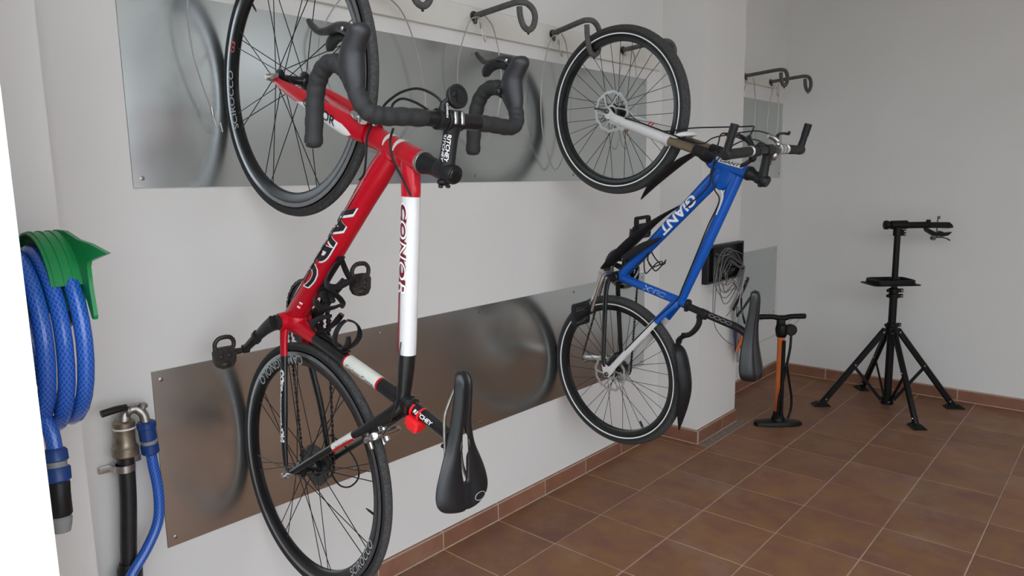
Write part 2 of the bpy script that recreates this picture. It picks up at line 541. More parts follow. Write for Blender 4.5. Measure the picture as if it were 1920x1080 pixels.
skirting('baseboard_recess', (0, PY1, 0), (0, YB, 0), (1, 0, 0), 0, [y - PY1 for y in jy])
skirting('baseboard_pillar_face', (0, PY0, 0), (PX + BX, PY0, 0), (0, -1, 0), 0, [])
skirting('baseboard_pillar', (PX, PY0, 0), (PX, PY1, 0), (1, 0, 0), 0, [0.285])
skirting('baseboard_back', (0, YB, 0), (XR, YB, 0), (0, -1, 0), 0, [0.36 + k * TS * 1.27 for k in range(12)])

# ------------------------------------------------------------------ steel sheets on the wall
def sheet(y0, y1, z0, z1, label, screws):
    r = empty('steel_sheet', (0, (y0 + y1) / 2, z0))
    tag(r, label, 'metal sheet', 'steel guard sheets on the wall')
    q = M(); q.box((0.0022, 0, (z1 - z0) / 2), (0.0036, y1 - y0, z1 - z0), bev=.0008)
    q.build('sheet_metal', m_steel, r, True)
    for sy, sz in screws:
        w = M(); w.lathe((0.0038, sy - (y0 + y1) / 2, sz - z0), (1, 0, 0), [(0, .006), (.0012, .006), (.0022, .0035), (.0022, .0)], 12)
        w.build('screw', m_screw, r)
YL, YR = -1.008, 1.482
def scr(z0, z1): return [(y, z) for y in (-0.985, -0.385, -0.25, 0.23, 0.86, 1.455) for z in (z0 + .025, z1 - .025)]
sheet(YL, YR, 1.408, 1.905, 'long steel sheet high on the wall, behind the front wheel of the red bike', scr(1.408, 1.905))
sheet(YL, YR, 0.426, 0.926, 'long steel sheet low on the wall, behind the rear wheel of the red bike', scr(.426, .926))
sheet(2.11, 3.279, 1.402, 1.905, 'steel sheet past the pillar, high up behind the blue bike handlebar', [(3.25, 1.43), (3.25, 1.88)])
sheet(2.11, 3.277, 0.424, 0.924, 'steel sheet past the pillar, low down behind the orange floor pump', [(3.25, .45), (3.25, .90)])

# ------------------------------------------------------------------ hook rails, hooks, lock cables
def rail(y0, y1, z0, z1, label):
    q = M(); q.box((0.008, (y0 + y1) / 2, (z0 + z1) / 2), (0.016, y1 - y0, z1 - z0), bev=.002)
    o = q.build('hook_rail', m_rail)
    me = o.data; c = V(0, (y0 + y1) / 2, z0)
    me.transform(Matrix.Translation(-c)); o.location = c
    return tag(o, label, 'rail', 'cream hook rails')
rail(-1.0, 1.60, 1.955, 2.05, 'long cream rail on the wall between door and pillar carrying bike hooks')
rail(2.115, 3.12, 1.992, 2.05, 'short cream rail past the pillar carrying two bike hooks')

def hook_parts(root, dy=0.0, dz=0.0):
    q = M()
    q.lathe((0.018, 0, 0), (1, 0, 0), [(-.003, .018), (.004, .018), (.005, .010), (.012, .009), (.030, .0075)], 14)
    q.box((0.03, -0.004, -0.012), (0.012, 0.010, 0.034), bev=.002)
    q.build('mount', m_darkmetal, root)
    p = [(0.028, 0, 0), (0.10, 0, 0.005), (0.20, 0, 0.012), (0.235, 0.004, 0.013), (0.252, 0.028, 0.010), (0.256, 0.058, -0.008),
         (0.257, 0.066, -0.035), (0.256, 0.055, -0.065), (0.252, 0.034, -0.078), (0.248, 0.012, -0.066), (0.244, 0.001, -0.035), (0.243, -0.002, -0.004)]
    p = [(a, b + dy * min(1, a / .235), c + (dz * min(1, max(0, -c) / .065) if a > .24 else 0)) for a, b, c in p]
    p = catmull(p, 8)
    q = M()
    q.sweep(p, [0.0105 + (0.0005 if i % 2 else 0) for i in range(len(p))], 12)
    q.build('foam_sleeve', m_hookfoam, root)
    q = M(); q.lathe((0.252, 0.034 + dy, -0.086 + dz), (0, 0, -1), [(0, .004), (.006, .005), (.009, .002)], 8)
    q.build('end_knob', m_darkmetal, root)
HZ = 2.015
hooks = [(-0.767, 'bike hook holding up the front wheel of the red bike'),
         (-0.262, 'empty bike hook between the red bike and the hook above its handlebar'),
         (0.232, 'empty bike hook just above the far brake lever of the red bike'),
         (0.700, 'bike hook through the front wheel of the blue bike'),
         (1.236, 'empty bike hook half behind the top of the blue bike front wheel'),
         (2.611, 'dark bike hook just past the pillar, nearer of the two on the short rail'),
         (3.012, 'dark bike hook at the end of the short rail, closest to the back wall')]
first = None
for y, lab in hooks:
    r = empty('bike_hook', (0, y, HZ + (.012 if y > 2 else 0)))
    tag(r, lab, 'hook', 'wall hooks for bikes')
    if y in (-0.767, 0.700):
        hook_parts(r, -.066 if y > 0 else 0, -.038 if y > 0 else -.024)
    elif first is None:
        hook_parts(r); first = r
    else:
        for ch in list(first.children):
            c = ch.copy(); COL.objects.link(c); c.parent = r
def lock_cable(y, pts, clip, lab):
    r = empty('lock_cable', (0, y, HZ))
    tag(r, lab, 'cable', 'steel lock cables hung from the hooks')
    q = M(); q.sweep([(a, b, c) for a, b, c in pts], 0.0024, 6, smooth=8)
    q.build('wire', m_cable, r)
    if clip:
        q = M(); q.sweep([clip, (clip[0], clip[1] + .003, clip[2] - .022)], 0.0042, 8)
        q.sweep([(clip[0], clip[1] + .003, clip[2] - .02), (clip[0], clip[1] + .012, clip[2] - .05), (clip[0], clip[1] + .026, clip[2] - .065), (clip[0], clip[1] + .022, clip[2] - .04)], 0.0018, 6, smooth=5)
        q.build('crimp_clip', m_zinc, r)
def droop(w, dep, x=0.055, sh=0.0):
    return [(x, -.006, -.01), (x, -w * .55, -dep * .08), (x - .01, -w, -dep * .40), (x - .015, -w * .85 + sh, -dep * .75), (x - .02, sh, -dep),
            (x - .015, w * .8 + sh, -dep * .78), (x - .01, w, -dep * .42), (x, w * .6, -dep * .1), (x + .012, .01, -.006)]
lock_cable(-0.755, [(.055, -.03, .0), (.055, -.095, -.12), (.05, -.095, -.24), (.045, -.075, -.33), (.04, -.05, -.40)], (.04, -.05, -.395), 'thin wire ending in a crimp clip against the steel sheet, behind the red bike')
lock_cable(-0.262, droop(.20, .50, sh=.05), None, 'thin wire loop hung from the empty hook beside the red front wheel')
lock_cable(0.232, droop(.115, .47), (.062, -.010, -.03), 'thin wire loop behind the computer mount and far brake lever of the red bike')
lock_cable(0.690, droop(.10, .56), (.062, -.006, -.03), 'thin wire loop hung behind the front wheel rim of the blue bike')
lock_cable(1.236, droop(.085, .46), None, 'thin wire loop seen through the spokes of the blue front wheel')
lock_cable(2.611, droop(.11, .48), None, 'thin wire loop half hidden by the pillar edge')
lock_cable(3.012, droop(.085, .50), (.062, -.004, -.02), 'thin wire loop at the back corner above the blue bike bar end')
# ------------------------------------------------------------------ bicycles (built in millimetres: X forward, Y to the rider's left, Z up, origin at the rear hub)
K = 0.001
def circ(r, n, ph=0.0):
    return [(r * math.cos(2 * PI * i / n + ph), r * math.sin(2 * PI * i / n + ph)) for i in range(n)]
def toothed(R, teeth, d=4.0):
    out = []
    for i in range(teeth):
        a = 2 * PI / teeth
        for f, r in ((0.0, R - d), (0.22, R), (0.40, R), (0.62, R - d)):
            t = a * (i + f); out.append((r * math.cos(t), r * math.sin(t)))
    return out
def ringplate(q, c, outer, inner, y0, y1, m=0):
    """flat ring in the wheel plane between an outer and an inner outline with equal counts"""
    n = len(outer)
    rs = []
    for y, poly in ((y0, outer), (y1, outer), (y1, inner), (y0, inner)):
        rs.append([q.vert((c[0] + a, y, c[2] + b)) for a, b in poly])
    for k in range(4):
        A = rs[k]; B = rs[(k + 1) % 4]
        for j in range(n):
            q.face((A[j], A[(j + 1) % n], B[(j + 1) % n], B[j]), m)
def spoke_mesh(r):
    q = M(1.0); q.lathe((0, 0, 0), (0, 0, 1), [(0, r), (1, r)], 6)
    return q.mesh('spoke', m_blk)
def put_spoke(me, A, B, parent):
    A = V(A) * K; B = V(B) * K
    d = B - A; L = d.length
    rot = d.to_track_quat('Z', 'Y').to_matrix().to_4x4()
    copy_of(me, 'spoke', parent, Matrix.Translation(A) @ rot @ Matrix.Diagonal((1, 1, L, 1)))

def road_wheel(root, cx, rear, ph):
    c = (cx, 0, 0); Y = (0, 1, 0)
    q = M(K)
    R0 = 311
    hw = 10.5
    prof = [(-hw, R0), (-hw - .5, R0 - 10), (-9, R0 - 30), (-3.5, R0 - 36), (3.5, R0 - 36), (9, R0 - 30), (hw + .5, R0 - 10), (hw, R0)]
    q.revolve(c, Y, prof, 96, mats=[1, 0, 0, 0, 0, 0, 1, 0])
    w = q.build('wheel', [m_blkgloss, m_track], root)
    q = M(K)
    rt_ = 12.2
    pr = []
    for i in range(16):
        t = 2 * PI * i / 16
        pr.append((rt_ * math.sin(t) * .98, 322.3 + rt_ * math.cos(t) * (1.0 if math.cos(t) > 0 else .95)))
    mm = [1 if (i < 3 or i >= 13) else 0 for i in range(16)]
    q.revolve(c, Y, pr, 112, mats=mm)
    q.build('tyre', [m_rubber, m_tread], w)
    # hub
    q = M(K)
    fl = (24, -24) if rear else (32, -32)
    f1, f2 = (30, -16) if rear else (34, -34)
    q.lathe(c, Y, [(-52 if not rear else -64, 6), (f2 - 6, 9), (f2 - 4, 20), (f2 - 2, 24), (f2 + 2, 24), (f2 + 5, 16), (f2 + 12, 10.5), (f1 - 12, 10.5), (f1 - 5, 15), (f1 - 2, 22), (f1 + 2, 22), (f1 + 4, 18), (f1 + 7, 9), (52 if not rear else 64, 6)], 24)
    q.build('hub', m_blkgloss, w)
    # spokes in eight bunches of three
    me = spoke_mesh(.00125)
    for g in range(8):
        a = math.radians(ph + 45 * g)
        for k, (da, side) in enumerate(((-4.6, 1), (0, -1), (4.6, 1))):
            s = f1 if side > 0 else f2
            ra = a + math.radians(da)
            ha = a + math.radians(da * (-8.5 if side > 0 else 0))
            put_spoke(me, (cx + 21 * math.cos(ha), s, 21 * math.sin(ha)), (cx + 276 * math.cos(ra), s * .10, 276 * math.sin(ra)), w)
    # quick release
    q = M(K)
    e = 66 if rear else 52
    q.lathe(c, Y, [(e, 9), (e + 3, 10), (e + 6, 10), (e + 9, 8), (e + 16, 8), (e + 19, 5)], 16)
    q.lathe(c, Y, [(-e - 12, 6), (-e - 8, 9), (-e, 9)], 14)
    q.lathe(c, Y, [(-e - 4, 4.5), (e + 4, 4.5)], 10)
    d = V(.22, 0, .97) if rear else V(0.05, 0, 1.0)
    o = V(cx, e + 8, 0)
    q.sweep([o + d * -6, o + d * 10 + V(0, 2, 0), o + d * 24 + V(0, 1, 0), o + d * 34 - V(0, 2, 0)], [(6, 3.5), (5.5, 3), (5.5, 2.5), (4, 1.5)], 10, ref=(0, 1, 0), smooth=4)
    q.build('quick_release', m_alu, w)
    # valve
    q = M(K); va = math.radians(ph + 22.5)
    q.lathe((cx + 276 * math.cos(va), 0, 276 * math.sin(va)), (-math.cos(va), 0, -math.sin(va)), [(0, 3), (26, 2.6), (28, 1.6), (34, 1.6)], 8)
    q.build('valve', m_blk, w)
    return w
def rim_text(w, cx, body, a0, turn, inward, length, height, r, m, y=11.4, bold=0.0, shear=0.0, name='rim_lettering'):
    """lettering on the left flank of a rim: centred at angle a0, reading with `turn` (+1 = from X towards Z)"""
    a0 = math.radians(a0)
    def fn(u, v):
        rr = r + (-v * 1000 if inward else v * 1000)
        a = a0 + turn * u * 1000 / r
        yy = y - max(0, (301 - rr)) * 0.075
        return V(cx + rr * math.cos(a), yy, rr * math.sin(a)) * K
    return letters(name, body, length * K, fn, m, w, height * K, shear=shear, bold=bold, fine=.02)

def pedal(root, c, out, xdir=(1, 0, 0)):
    """clip-in pedal with a front loop: flat, lying in the plane of X and Y"""
    c = V(c); s = 1 if out > 0 else -1
    q = M(K)
    q.sweep([c + V(0, -s * 46, 0), c + V(0, -s * 28, 0)], [8, 9], 14)
    q.build_ax = True
    body = [(-36, -20), (-40, -8), (-40, 10), (-34, 22), (-20, 30), (6, 31), (18, 24), (18, -22), (4, -30), (-22, -28)]
    q.prism([(a, b) for a, b in body], -7, 7, c, (1, 0, 0), (0, 1, 0))
    loop = [c + V(14, -24, 2), c + V(30, -25, 3), c + V(42, -16, 4), c + V(45, 0, 5), c + V(42, 16, 4), c + V(30, 26, 3), c + V(14, 26, 2)]
    q.sweep(loop, [(6, 5)] * 7, 8, ref=(0, 0, 1), smooth=4)
    q.ball(c + V(-28, 0, 6), (9, 14, 7))
    q.ball(c + V(-6, -10, 7), (7, 7, 4)); q.ball(c + V(-6, 12, 7), (7, 7, 4))
    return q.build('pedal', m_darkrust, root)
m_darkrust = mat('worn_black_pedal', (0.030, 0.025, 0.021), 0.5, 0.3, var=0.5, scale=120, bump=0.3)
m_wornblk = mat('worn_black_chainset', (0.022, 0.022, 0.022), 0.35, 0.2, var=0.4, scale=90)

def chain_part(root, path, y):
    """a closed run of links along a path in the chain plane"""
    P = [V(a, y, b) for a, b in path]; P.append(P[0])
    seg = [(P[i + 1] - P[i]).length for i in range(len(P) - 1)]
    tot = sum(seg); n = int(tot / 12.7); q = M(K)
    k = 0; acc = 0.0
    for i in range(n):
        t = (i + .5) * tot / n
        while k < len(seg) - 1 and acc + seg[k] < t:
            acc += seg[k]; k += 1
        d = (P[k + 1] - P[k]).normalized(); c = P[k] + d * (t - acc)
        wy = 6.5 if i % 2 else 4.2
        q.box(c, (12.5, wy, 8.0), X=d, Y=(0, 1, 0), Z=d.cross(V(0, 1, 0)), bev=2.2)
    return q.build('chain', m_darkmetal, root, True, stuff=True)
def arc(c, r, a0, a1, n):
    return [(c[0] + r * math.cos(math.radians(a0 + (a1 - a0) * i / n)), c[1] + r * math.sin(math.radians(a0 + (a1 - a0) * i / n))) for i in range(n + 1)]
def cassette(w, cx, radii, y0, m=None):
    q = M(K)
    for i, r in enumerate(radii):
        t = toothed(r, max(11, int(r / 2.05)), 4)
        ringplate(q, (cx, 0, 0), t, [(a * .52, b * .52) for a, b in t], y0 - i * 4.2, y0 - i * 4.2 - 2.0)
    q.lathe((cx, 0, 0), (0, 1, 0), [(y0 - len(radii) * 4.2 - 6, 11), (y0 - len(radii) * 4.2 - 3, 18), (y0, 20)], 18)
    return q.build('cassette', m or m_darkmetal, w)
def saddle_part(root, prof, tilt=None, slot=None, thick=9, name='saddle'):
    """prof: list of (x, z, half width, drop) from nose to tail"""
    P = catmull(prof, 5)
    q = M(K)
    ts = [-1, -.97, -.88, -.72, -.52, -.34, -.2, -.12, .12, .2, .34, .52, .72, .88, .97, 1]
    ids = []
    for x, z, w_, dr in P:
        row = []
        for t in ts:
            a = abs(t)
            tt = t
            yy = tt * w_ * (1.0 if a < .9 else 1.0)
            if slot and slot[0] > x > slot[1] and a <= .13:
                f = math.sin(PI * (slot[0] - x) / (slot[0] - slot[1])) ** .6
                yy = math.copysign(1.5 + slot[2] * f, t)
            zz = z - 2.5 * math.cos(a * PI / 2) * (1 if a < .25 else 0) - dr * max(0, a - .45) ** 2.6 * 4.2
            row.append(q.vert((x, yy, zz)))
        ids.append(row)
    for i in range(len(P) - 1):
        x = (P[i][0] + P[i + 1][0]) / 2
        for j in range(len(ts) - 1):
            if slot and j == 7 and slot[0] > x > slot[1]: continue
            q.face((ids[i][j], ids[i + 1][j], ids[i + 1][j + 1], ids[i][j + 1]))
    o = q.build(name, m_saddle, root, True, 60)
    md = o.modifiers.new('thickness', 'SOLIDIFY'); md.thickness = thick * K; md.offset = -1
    sb = o.modifiers.new('smooth', 'SUBSURF'); sb.levels = 1; sb.render_levels = 1
    return o
def cable_part(root, runs, name='cable_housing', r=2.4, m=None):
    q = M(K)
    for p in runs:
        q.sweep(p, r, 8, smooth=6)
    return q.build(name, m or m_blk, root)

# ---------------- the red road bike
nr = V(-0.001, -0.99986746, 0.01624996).normalized(); Xr = V(-0.0004, 0.01625, 0.99986); Xr = (Xr - nr * Xr.dot(nr)).normalized(); Zr = Xr.cross(nr)
Or = V(.3395, -.7570, .6699)
def frame_mtx(O, X, n, Z):
    return Matrix(((X.x, n.x, Z.x, O.x), (X.y, n.y, Z.y, O.y), (X.z, n.z, Z.z, O.z), (0, 0, 0, 1)))
road = empty('road_bike', mtx=frame_mtx(Or, Xr, nr, Zr))
tag(road, 'red, white and black road bike with drop bars hung upright by its front wheel', 'bicycle')
FH = (995, 0, 0)
wr = road_wheel(road, 0, True, 78)
cassette(wr, 0, [58, 53, 48, 43, 39, 35, 31, 28, 25], -14, m_darkmetal)
wf = road_wheel(road, 995, False, -62)
rim_text(wf, 995, 'SCIROCCO', -95, 1, False, 158, 24, 290, m_gprint, y=11.2, shear=.15, bold=.01)
rim_text(wf, 995, 'G3', -67, 1, False, 30, 22, 290, m_rprint, y=11.2, bold=.02)
rim_text(wr, 0, 'CAMPAGNOLO', -24, -1, True, 245, 25, 290, m_gprint, y=11.2, bold=.01)
rim_text(wr, 0, 'SCIROCCO', 128, -1, True, 150, 20, 290, m_gprint, y=11.2, shear=.15, bold=.01)

BBx, BBz = 390, -50
mf = [m_red, m_white, m_carbon, m_cream]
q = M(K)
# down tube, head tube, top tube, seat tube
q.sweep([(402, 0, -40), (477, 0, 38), (553, 0, 116), (703, 0, 271), (760, 0, 330), (800, 0, 372)], [(26, 27), (27, 27), (27.5, 27), (27, 27), (29, 27), (27, 22)], 32, 0, ref=(0, 1, 0), smooth=4)
q.sweep([(846, 0, 306), (838, 0, 322), (812, 0, 392), (785, 0, 464), (782, 0, 470)], [(24, 24), (25, 25), (23, 23), (23.5, 23.5), (22, 22)], 28, 0, ref=(0, 1, 0), smooth=3)
q.sweep([(797, 0, 434), (735, 0, 436), (711, 0, 434.5)], [(22, 20), (22, 20), (21, 20)], 32, 0, ref=(0, 1, 0), smooth=3)
q.sweep([(711, 0, 434.5), (627, 0, 430), (392, 0, 412), (370, 0, 409)], [(21, 20), (20.5, 20), (19, 19), (19, 19)], 32, 1, ref=(0, 1, 0), smooth=3, cap=False)
q.sweep([(370, 0, 409), (323, 0, 402), (262, 0, 390)], [(19, 19), (18.5, 18), (16, 16)], 32, 2, ref=(0, 1, 0), smooth=3)
ST = lambda z: (385 - (z + 54) * .2848, 0, z)
q.sweep([ST(-54), ST(-20), ST(20), ST(58)], [(26, 26), (23, 23), (19, 20), (17.2, 17.2)], 32, 0, ref=(0, 1, 0), smooth=3)
q.sweep([ST(58), ST(120), ST(186)], 16.9, 32, 2, ref=(0, 1, 0), cap=False)
q.sweep([ST(186), ST(191)], 17.1, 32, 0, ref=(0, 1, 0))
q.sweep([ST(191), ST(310)], 17.0, 32, 3, ref=(0, 1, 0), cap=False)
q.sweep([ST(310), ST(316)], 17.1, 32, 0, ref=(0, 1, 0))
q.sweep([ST(316), ST(370), ST(408)], [16.9, 17.5, 18], 32, 2, ref=(0, 1, 0))
# bottom bracket shell and the lugs blended round it
q.lathe((BBx, 0, BBz), (0, 1, 0), [(-43, 20), (-41, 22.5), (-20, 25), (20, 25), (41, 22.5), (43, 20)], 28, 0)
q.ball((392, 0, -34), (34, 30, 30))
q.ball((256, 0, 388), (20, 18, 22), 2)
q.ball((790, 0, 418), (22, 22, 34))
q.ball((806, 0, 372), (30, 24, 24))
for s in (1, -1):
    q.sweep([(392, s * 24, -50), (345, s * 30, -50), (300, s * 35, -45)], [(17, 11), (13, 9), (11.5, 8.5)], 18, 0, ref=(0, 1, 0), smooth=4)
    q.sweep([(300, s * 35, -45), (230, s * 44, -36), (162, s * 53, -26), (70, s * 62, -19), (20, s * 64, -14)], [(11.5, 8.5), (11, 8), (10.5, 8), (9.5, 7), (8.5, 5)], 18, 2, ref=(0, 1, 0), smooth=4)
    q.sweep([(262, s * 9, 398), (236, s * 20, 378), (188, s * 38, 308), (160, s * 46, 262)], [(13, 8), (13.5, 8), (11, 7.5), (9.5, 7.5)], 18, 2, ref=(0, 1, 0), smooth=4)
    q.sweep([(160, s * 46, 262), (115, s * 52, 188)], [(10, 7.8), (9.6, 7.5)], 18, 3, ref=(0, 1, 0), smooth=1, cap=True)
    q.sweep([(115, s * 52, 188), (60, s * 60, 98), (12, s * 64, 20), (0, s * 64, 2)], [(9, 7.2), (8.5, 6.8), (8, 5), (8, 4)], 18, 2, ref=(0, 1, 0), smooth=4)
    q.prism([(-10, -8), (-4, -14), (26, -20), (28, -8), (22, 30), (8, 34), (-8, 10)], s * 64 - 3, s * 64 + 3, (0, 0, 0), (1, 0, 0), (0, 0, -1), 2) if False else None
    q.box((8, s * 64, 0), (26, 6, 28), 2, bev=2)
# red edging under the pale seat stay decal
q.sweep([(153, 48, 266), (108, 54, 192)], [(3.5, 6), (3.5, 6)], 10, 0, ref=(0, 1, 0))
q.sweep([(192, 0, 322), (192, 30, 322)], 5, 10, 2); q.sweep([(192, 0, 322), (192, -30, 322)], 5, 10, 2)
fr = q.build('frame', mf, road, True, 42)
# pale stripes across the head tube
q = M(K)
for t in (0.42, 0.62):
    c0 = V(846, 0, 306).lerp(V(782, 0, 470), t)
    ax = (V(782, 0, 470) - V(846, 0, 306)).normalized(); e1 = V(0, 1, 0); e2 = ax.cross(e1)
    rows = []
    for i in range(9):
        a = math.radians(-150 + 150 * i / 8)
        d = e1 * math.cos(a) + e2 * math.sin(a)
        rows.append([c0 + d * 24.6 + ax * (-7 * (1 - abs(i - 4) / 5)), c0 + d * 24.6 + ax * (7 * (1 - abs(i - 4) / 5)), c0 + d * 22 + ax * (5 * (1 - abs(i - 4) / 5)), c0 + d * 22 + ax * (-5 * (1 - abs(i - 4) / 5))])
    q.rings(rows)
q.build('stripe', m_cream, fr)
q = M(K)
q.sweep([(560, 13, 411), (470, 13, 404), (390, 13, 397), (368, 13, 395)], [(3.5, 4), (3.5, 4), (3.5, 4), (2, 3)], 10, ref=(0, 1, 0))
q.build('top_tube_edging', m_darkred, fr)

DA, DB = V(790, 0, 361) * K, V(402, 0, -40) * K
dfn = lambda c, r, p: on_tube(DA, DB, c, (0, 0, 1), r * K, phi0=p)
# painted swoosh and letters on the down tube
for mm_, bo, rr, ln, ht in ((m_wprint, .055, 27.9, .318, .058), (m_ink, .022, 28.2, .311, .0515)):
    letters('frame_lettering', 'WRC', ln, dfn(.52, rr, -.30), mm_, fr, ht, shear=-.35, bold=bo, fine=.007)
q = M(K)
for c_, p_, l_ in ((.185, -.95, 1), (.845, -.80, -1)):
    rows = []
    for i in range(11):
        t = -1 + 2 * i / 10
        w_ = .30 * (1 - t * t) ** .7 + .02
        rows.append([dfn(c_, 27.75, p_ + l_ * .22 * t)(t * .045, w_ * k * .027) / K for k in (-1, -.5, 0, .5, 1)])
    q.rings(rows, 0, False, False, None, False)
q.build('frame_swoosh', m_wprint, fr, stuff=True)
TA, TB = V(735, 0, 437) * K, V(323, 0, 403) * K
for mm_, bo, rr in ((m_darkred, .085, 20.6), (m_wprint, -.008, 20.9)):
    letters('frame_lettering', 'CONOR', .197, on_tube(TA, TB, .325, (0, 0, 1), rr * K, phi0=.02), mm_, fr, .0215, bold=bo, fine=.007, shear=.2)
letters('frame_lettering', 'Carbon Comp', .108, on_tube(V(ST(191)) * K, V(ST(310)) * K, .52, (1, 0, 0), .0171, phi0=-.30), m_ink, fr, .0165, fine=.006)
for mm_, bo, rr in ((m_wprint, .085, 9.3), (m_ink, .0, 9.6)):
    letters('frame_lettering', 'CONORBIKES.COM', .188, on_tube(V(262, 39.5, -40) * K, V(70, 62, -19) * K, .46, (0, 0, 1), .0104, .0089, phi0=.22), mm_, fr, .0140, bold=bo, fine=.006)
letters('frame_lettering', 'Carbon Comp', .058, on_tube(V(115, 52, 188) * K, V(160, 46, 262) * K, .5, (-1, 0, .6), .0097, .0079, phi0=1.1) if False else on_tube(V(160, 46, 262) * K, V(115, 52, 188) * K, .5, (-.85, 0, .5), .0097, .0079, phi0=.55), m_ink, fr, .007, fine=.006)
letters('frame_lettering', '·T·', .016, dfn(.93, 27.2, .2), m_wprint, fr, .010) if False else None
# national flag style plate on the down tube
q = M(K)
c0 = DA.lerp(DB, .875) / K
for (o_, wv, m_) in ((-8, .16, 0), (0, .30, 1), (8, .16, 0)):
    rows = []
    for i in range(5):
        ph_ = .62 - .16 + .32 * i / 4
        rows.append([dfn(.875, 27.4, ph_)(u_ * K, 0) / K for u_ in (o_ - 3, o_ + 3)])
    q.rings(rows, m_, False, False, None, False)
q.build('frame_badge', [m_wprint, m_redlens], fr)

# fork
q = M(K)
q.sweep([(858, 0, 290), (850, 0, 298), (843, 0, 312)], [(24, 30), (26, 27), (24, 24)], 28, 0, ref=(0, 1, 0), smooth=3)
for s in (1, -1):
    q.sweep([(850, s * 14, 306), (872, s * 36, 256), (910, s * 43, 178), (950, s * 47, 88), (978, s * 49, 26), (995, s * 50, 2)], [(25, 16), (24, 12), (21, 10), (17, 9), (11, 7), (9, 4)], 24, 0, ref=(0, 1, 0), smooth=5)
    q.box((995, s * 50, 0), (20, 6, 20), 0, bev=4)
fk = q.build('fork', [m_red, m_white], road, True, 45)
def fork_fn(side, phi0, off=.8):
    P_ = catmull([(950, 47, 88, 17, 9), (910, 43, 178, 21, 10), (872, 36, 256, 24, 12), (850, 14, 306, 25, 16)], 10)
    Ls = [0]
    for a, b in zip(P_[:-1], P_[1:]): Ls.append(Ls[-1] + (V(b[:3]) - V(a[:3])).length)
    def fn(u, v):
        t = (u / K) + Ls[-1] * .45
        i = 0
        while i < len(Ls) - 2 and Ls[i + 1] < t: i += 1
        f = (t - Ls[i]) / (Ls[i + 1] - Ls[i])
        p = [a + (b - a) * f for a, b in zip(P_[i], P_[i + 1])]
        d = (V(P_[i + 1][:3]) - V(P_[i][:3])).normalized()
        W = V(0, 1, 0); W = (W - d * d.y).normalized(); U = W.cross(d)
        ph = phi0 + v / K / ((p[3] + p[4]) / 2)
        q_ = V(p[0], p[1], p[2]) + W * ((p[4] + off) * math.cos(ph)) + U * ((p[3] + off) * math.sin(ph))
        return V(q_.x, q_.y * side, q_.z) * K
    return fn
for sd_ in (1, -1):
    q = M(K); rows = []
    for i in range(25):
        t = i / 24
        wd = 11.5 * min(1, (t / .30)) ** .8 * min(1, ((1 - t) / .12)) ** .6 + .2
        f = fork_fn(sd_, -.95 + .35 * min(1, t * 3), .5)
        rows.append([f((-.098 + .205 * t), wd * k * K) / K for k in (-1, -.5, 0, .5, 1)])
    q.rings(rows, 0, False, False, None, False)
    q.build('fork_flash', m_wprint, fk)
letters('fork_lettering', 'CONOR', .125, fork_fn(1, -.16, 1.0), m_ink, fk, .0165, bold=.03, fine=.006)

# headset spacer, stem, bars
q = M(K)
ax = (V(750, 0, 580) - V(782, 0, 470)).normalized()
q.lathe((782, 0, 470), ax, [(0, 23), (2, 24), (8, 24), (9, 22)], 28, 1)
q.lathe((782, 0, 470), ax, [(9, 22.5), (14, 23), (30, 18.5), (56, 17.5)], 28, 0)
q.build('headset', [m_darkmetal2 if False else m_blk, m_alu], road)
q = M(K)
s0 = V(758, 0, 543); b0 = V(859, 0, 566)
q.lathe(V(782, 0, 470), ax, [(54, 18.5), (56, 19.5), (103, 19.5), (106, 18), (107, 6)], 26)
q.sweep([s0 + V(6, 0, 1), s0.lerp(b0, .35), s0.lerp(b0, .7), b0 + V(-10, 0, -2)], [(19, 17), (17, 15), (16.5, 15.5), (19, 19)], 26, ref=(0, 1, 0), smooth=4)
q.lathe(b0, (0, 1, 0), [(-21, 18.5), (-19, 20.5), (19, 20.5), (21, 18.5)], 24)
q.ball(s0 + V(-18, 0, -5), (8, 17, 12))
for s in (10, -10):
    q.lathe(s0 + V(-24, s, -4), (-1, 0, -.2), [(0, 5), (5, 5), (6, 3)], 10)
stem = q.build('stem', m_blk, road)
q = M(K)
for s in (9, -9):
    q.box(b0 + V(3, s, 19), (26, 9, 5), bev=1.5)
q.build('faceplate_band', m_alu, stem)
q = M(K); q.lathe(V(782, 0, 470) + ax * 107, ax, [(0, 16), (2, 15), (3, 11)], 20)
q.lathe(V(782, 0, 470) + ax * 109, ax, [(0, 5), (3, 5)], 6)
q.build('top_cap', m_blkgloss, stem)
for i in range(2):
    letters('stem_lettering', 'RITCHEY', .056, on_tube(b0 * K, s0 * K, .52, (0, 0, 1), .0165, .0152, phi0=(.62 if i == 0 else .05)), m_wprint, stem, .0085 if i == 0 else .006, bold=.02, fine=.006, shear=.2)
q = M(K)
bp = [(859, 0, 566), (859, 60, 565.5), (858, 120, 564), (857, 165, 562)]
for s in (1, -1):
    q.sweep([(a, s * b, c) for a, b, c in bp], [(16, 16), (15.5, 15.5), (12.5, 12.5), (12, 12)], 22, smooth=4)
bar = q.build('handlebar', m_carbon, road)
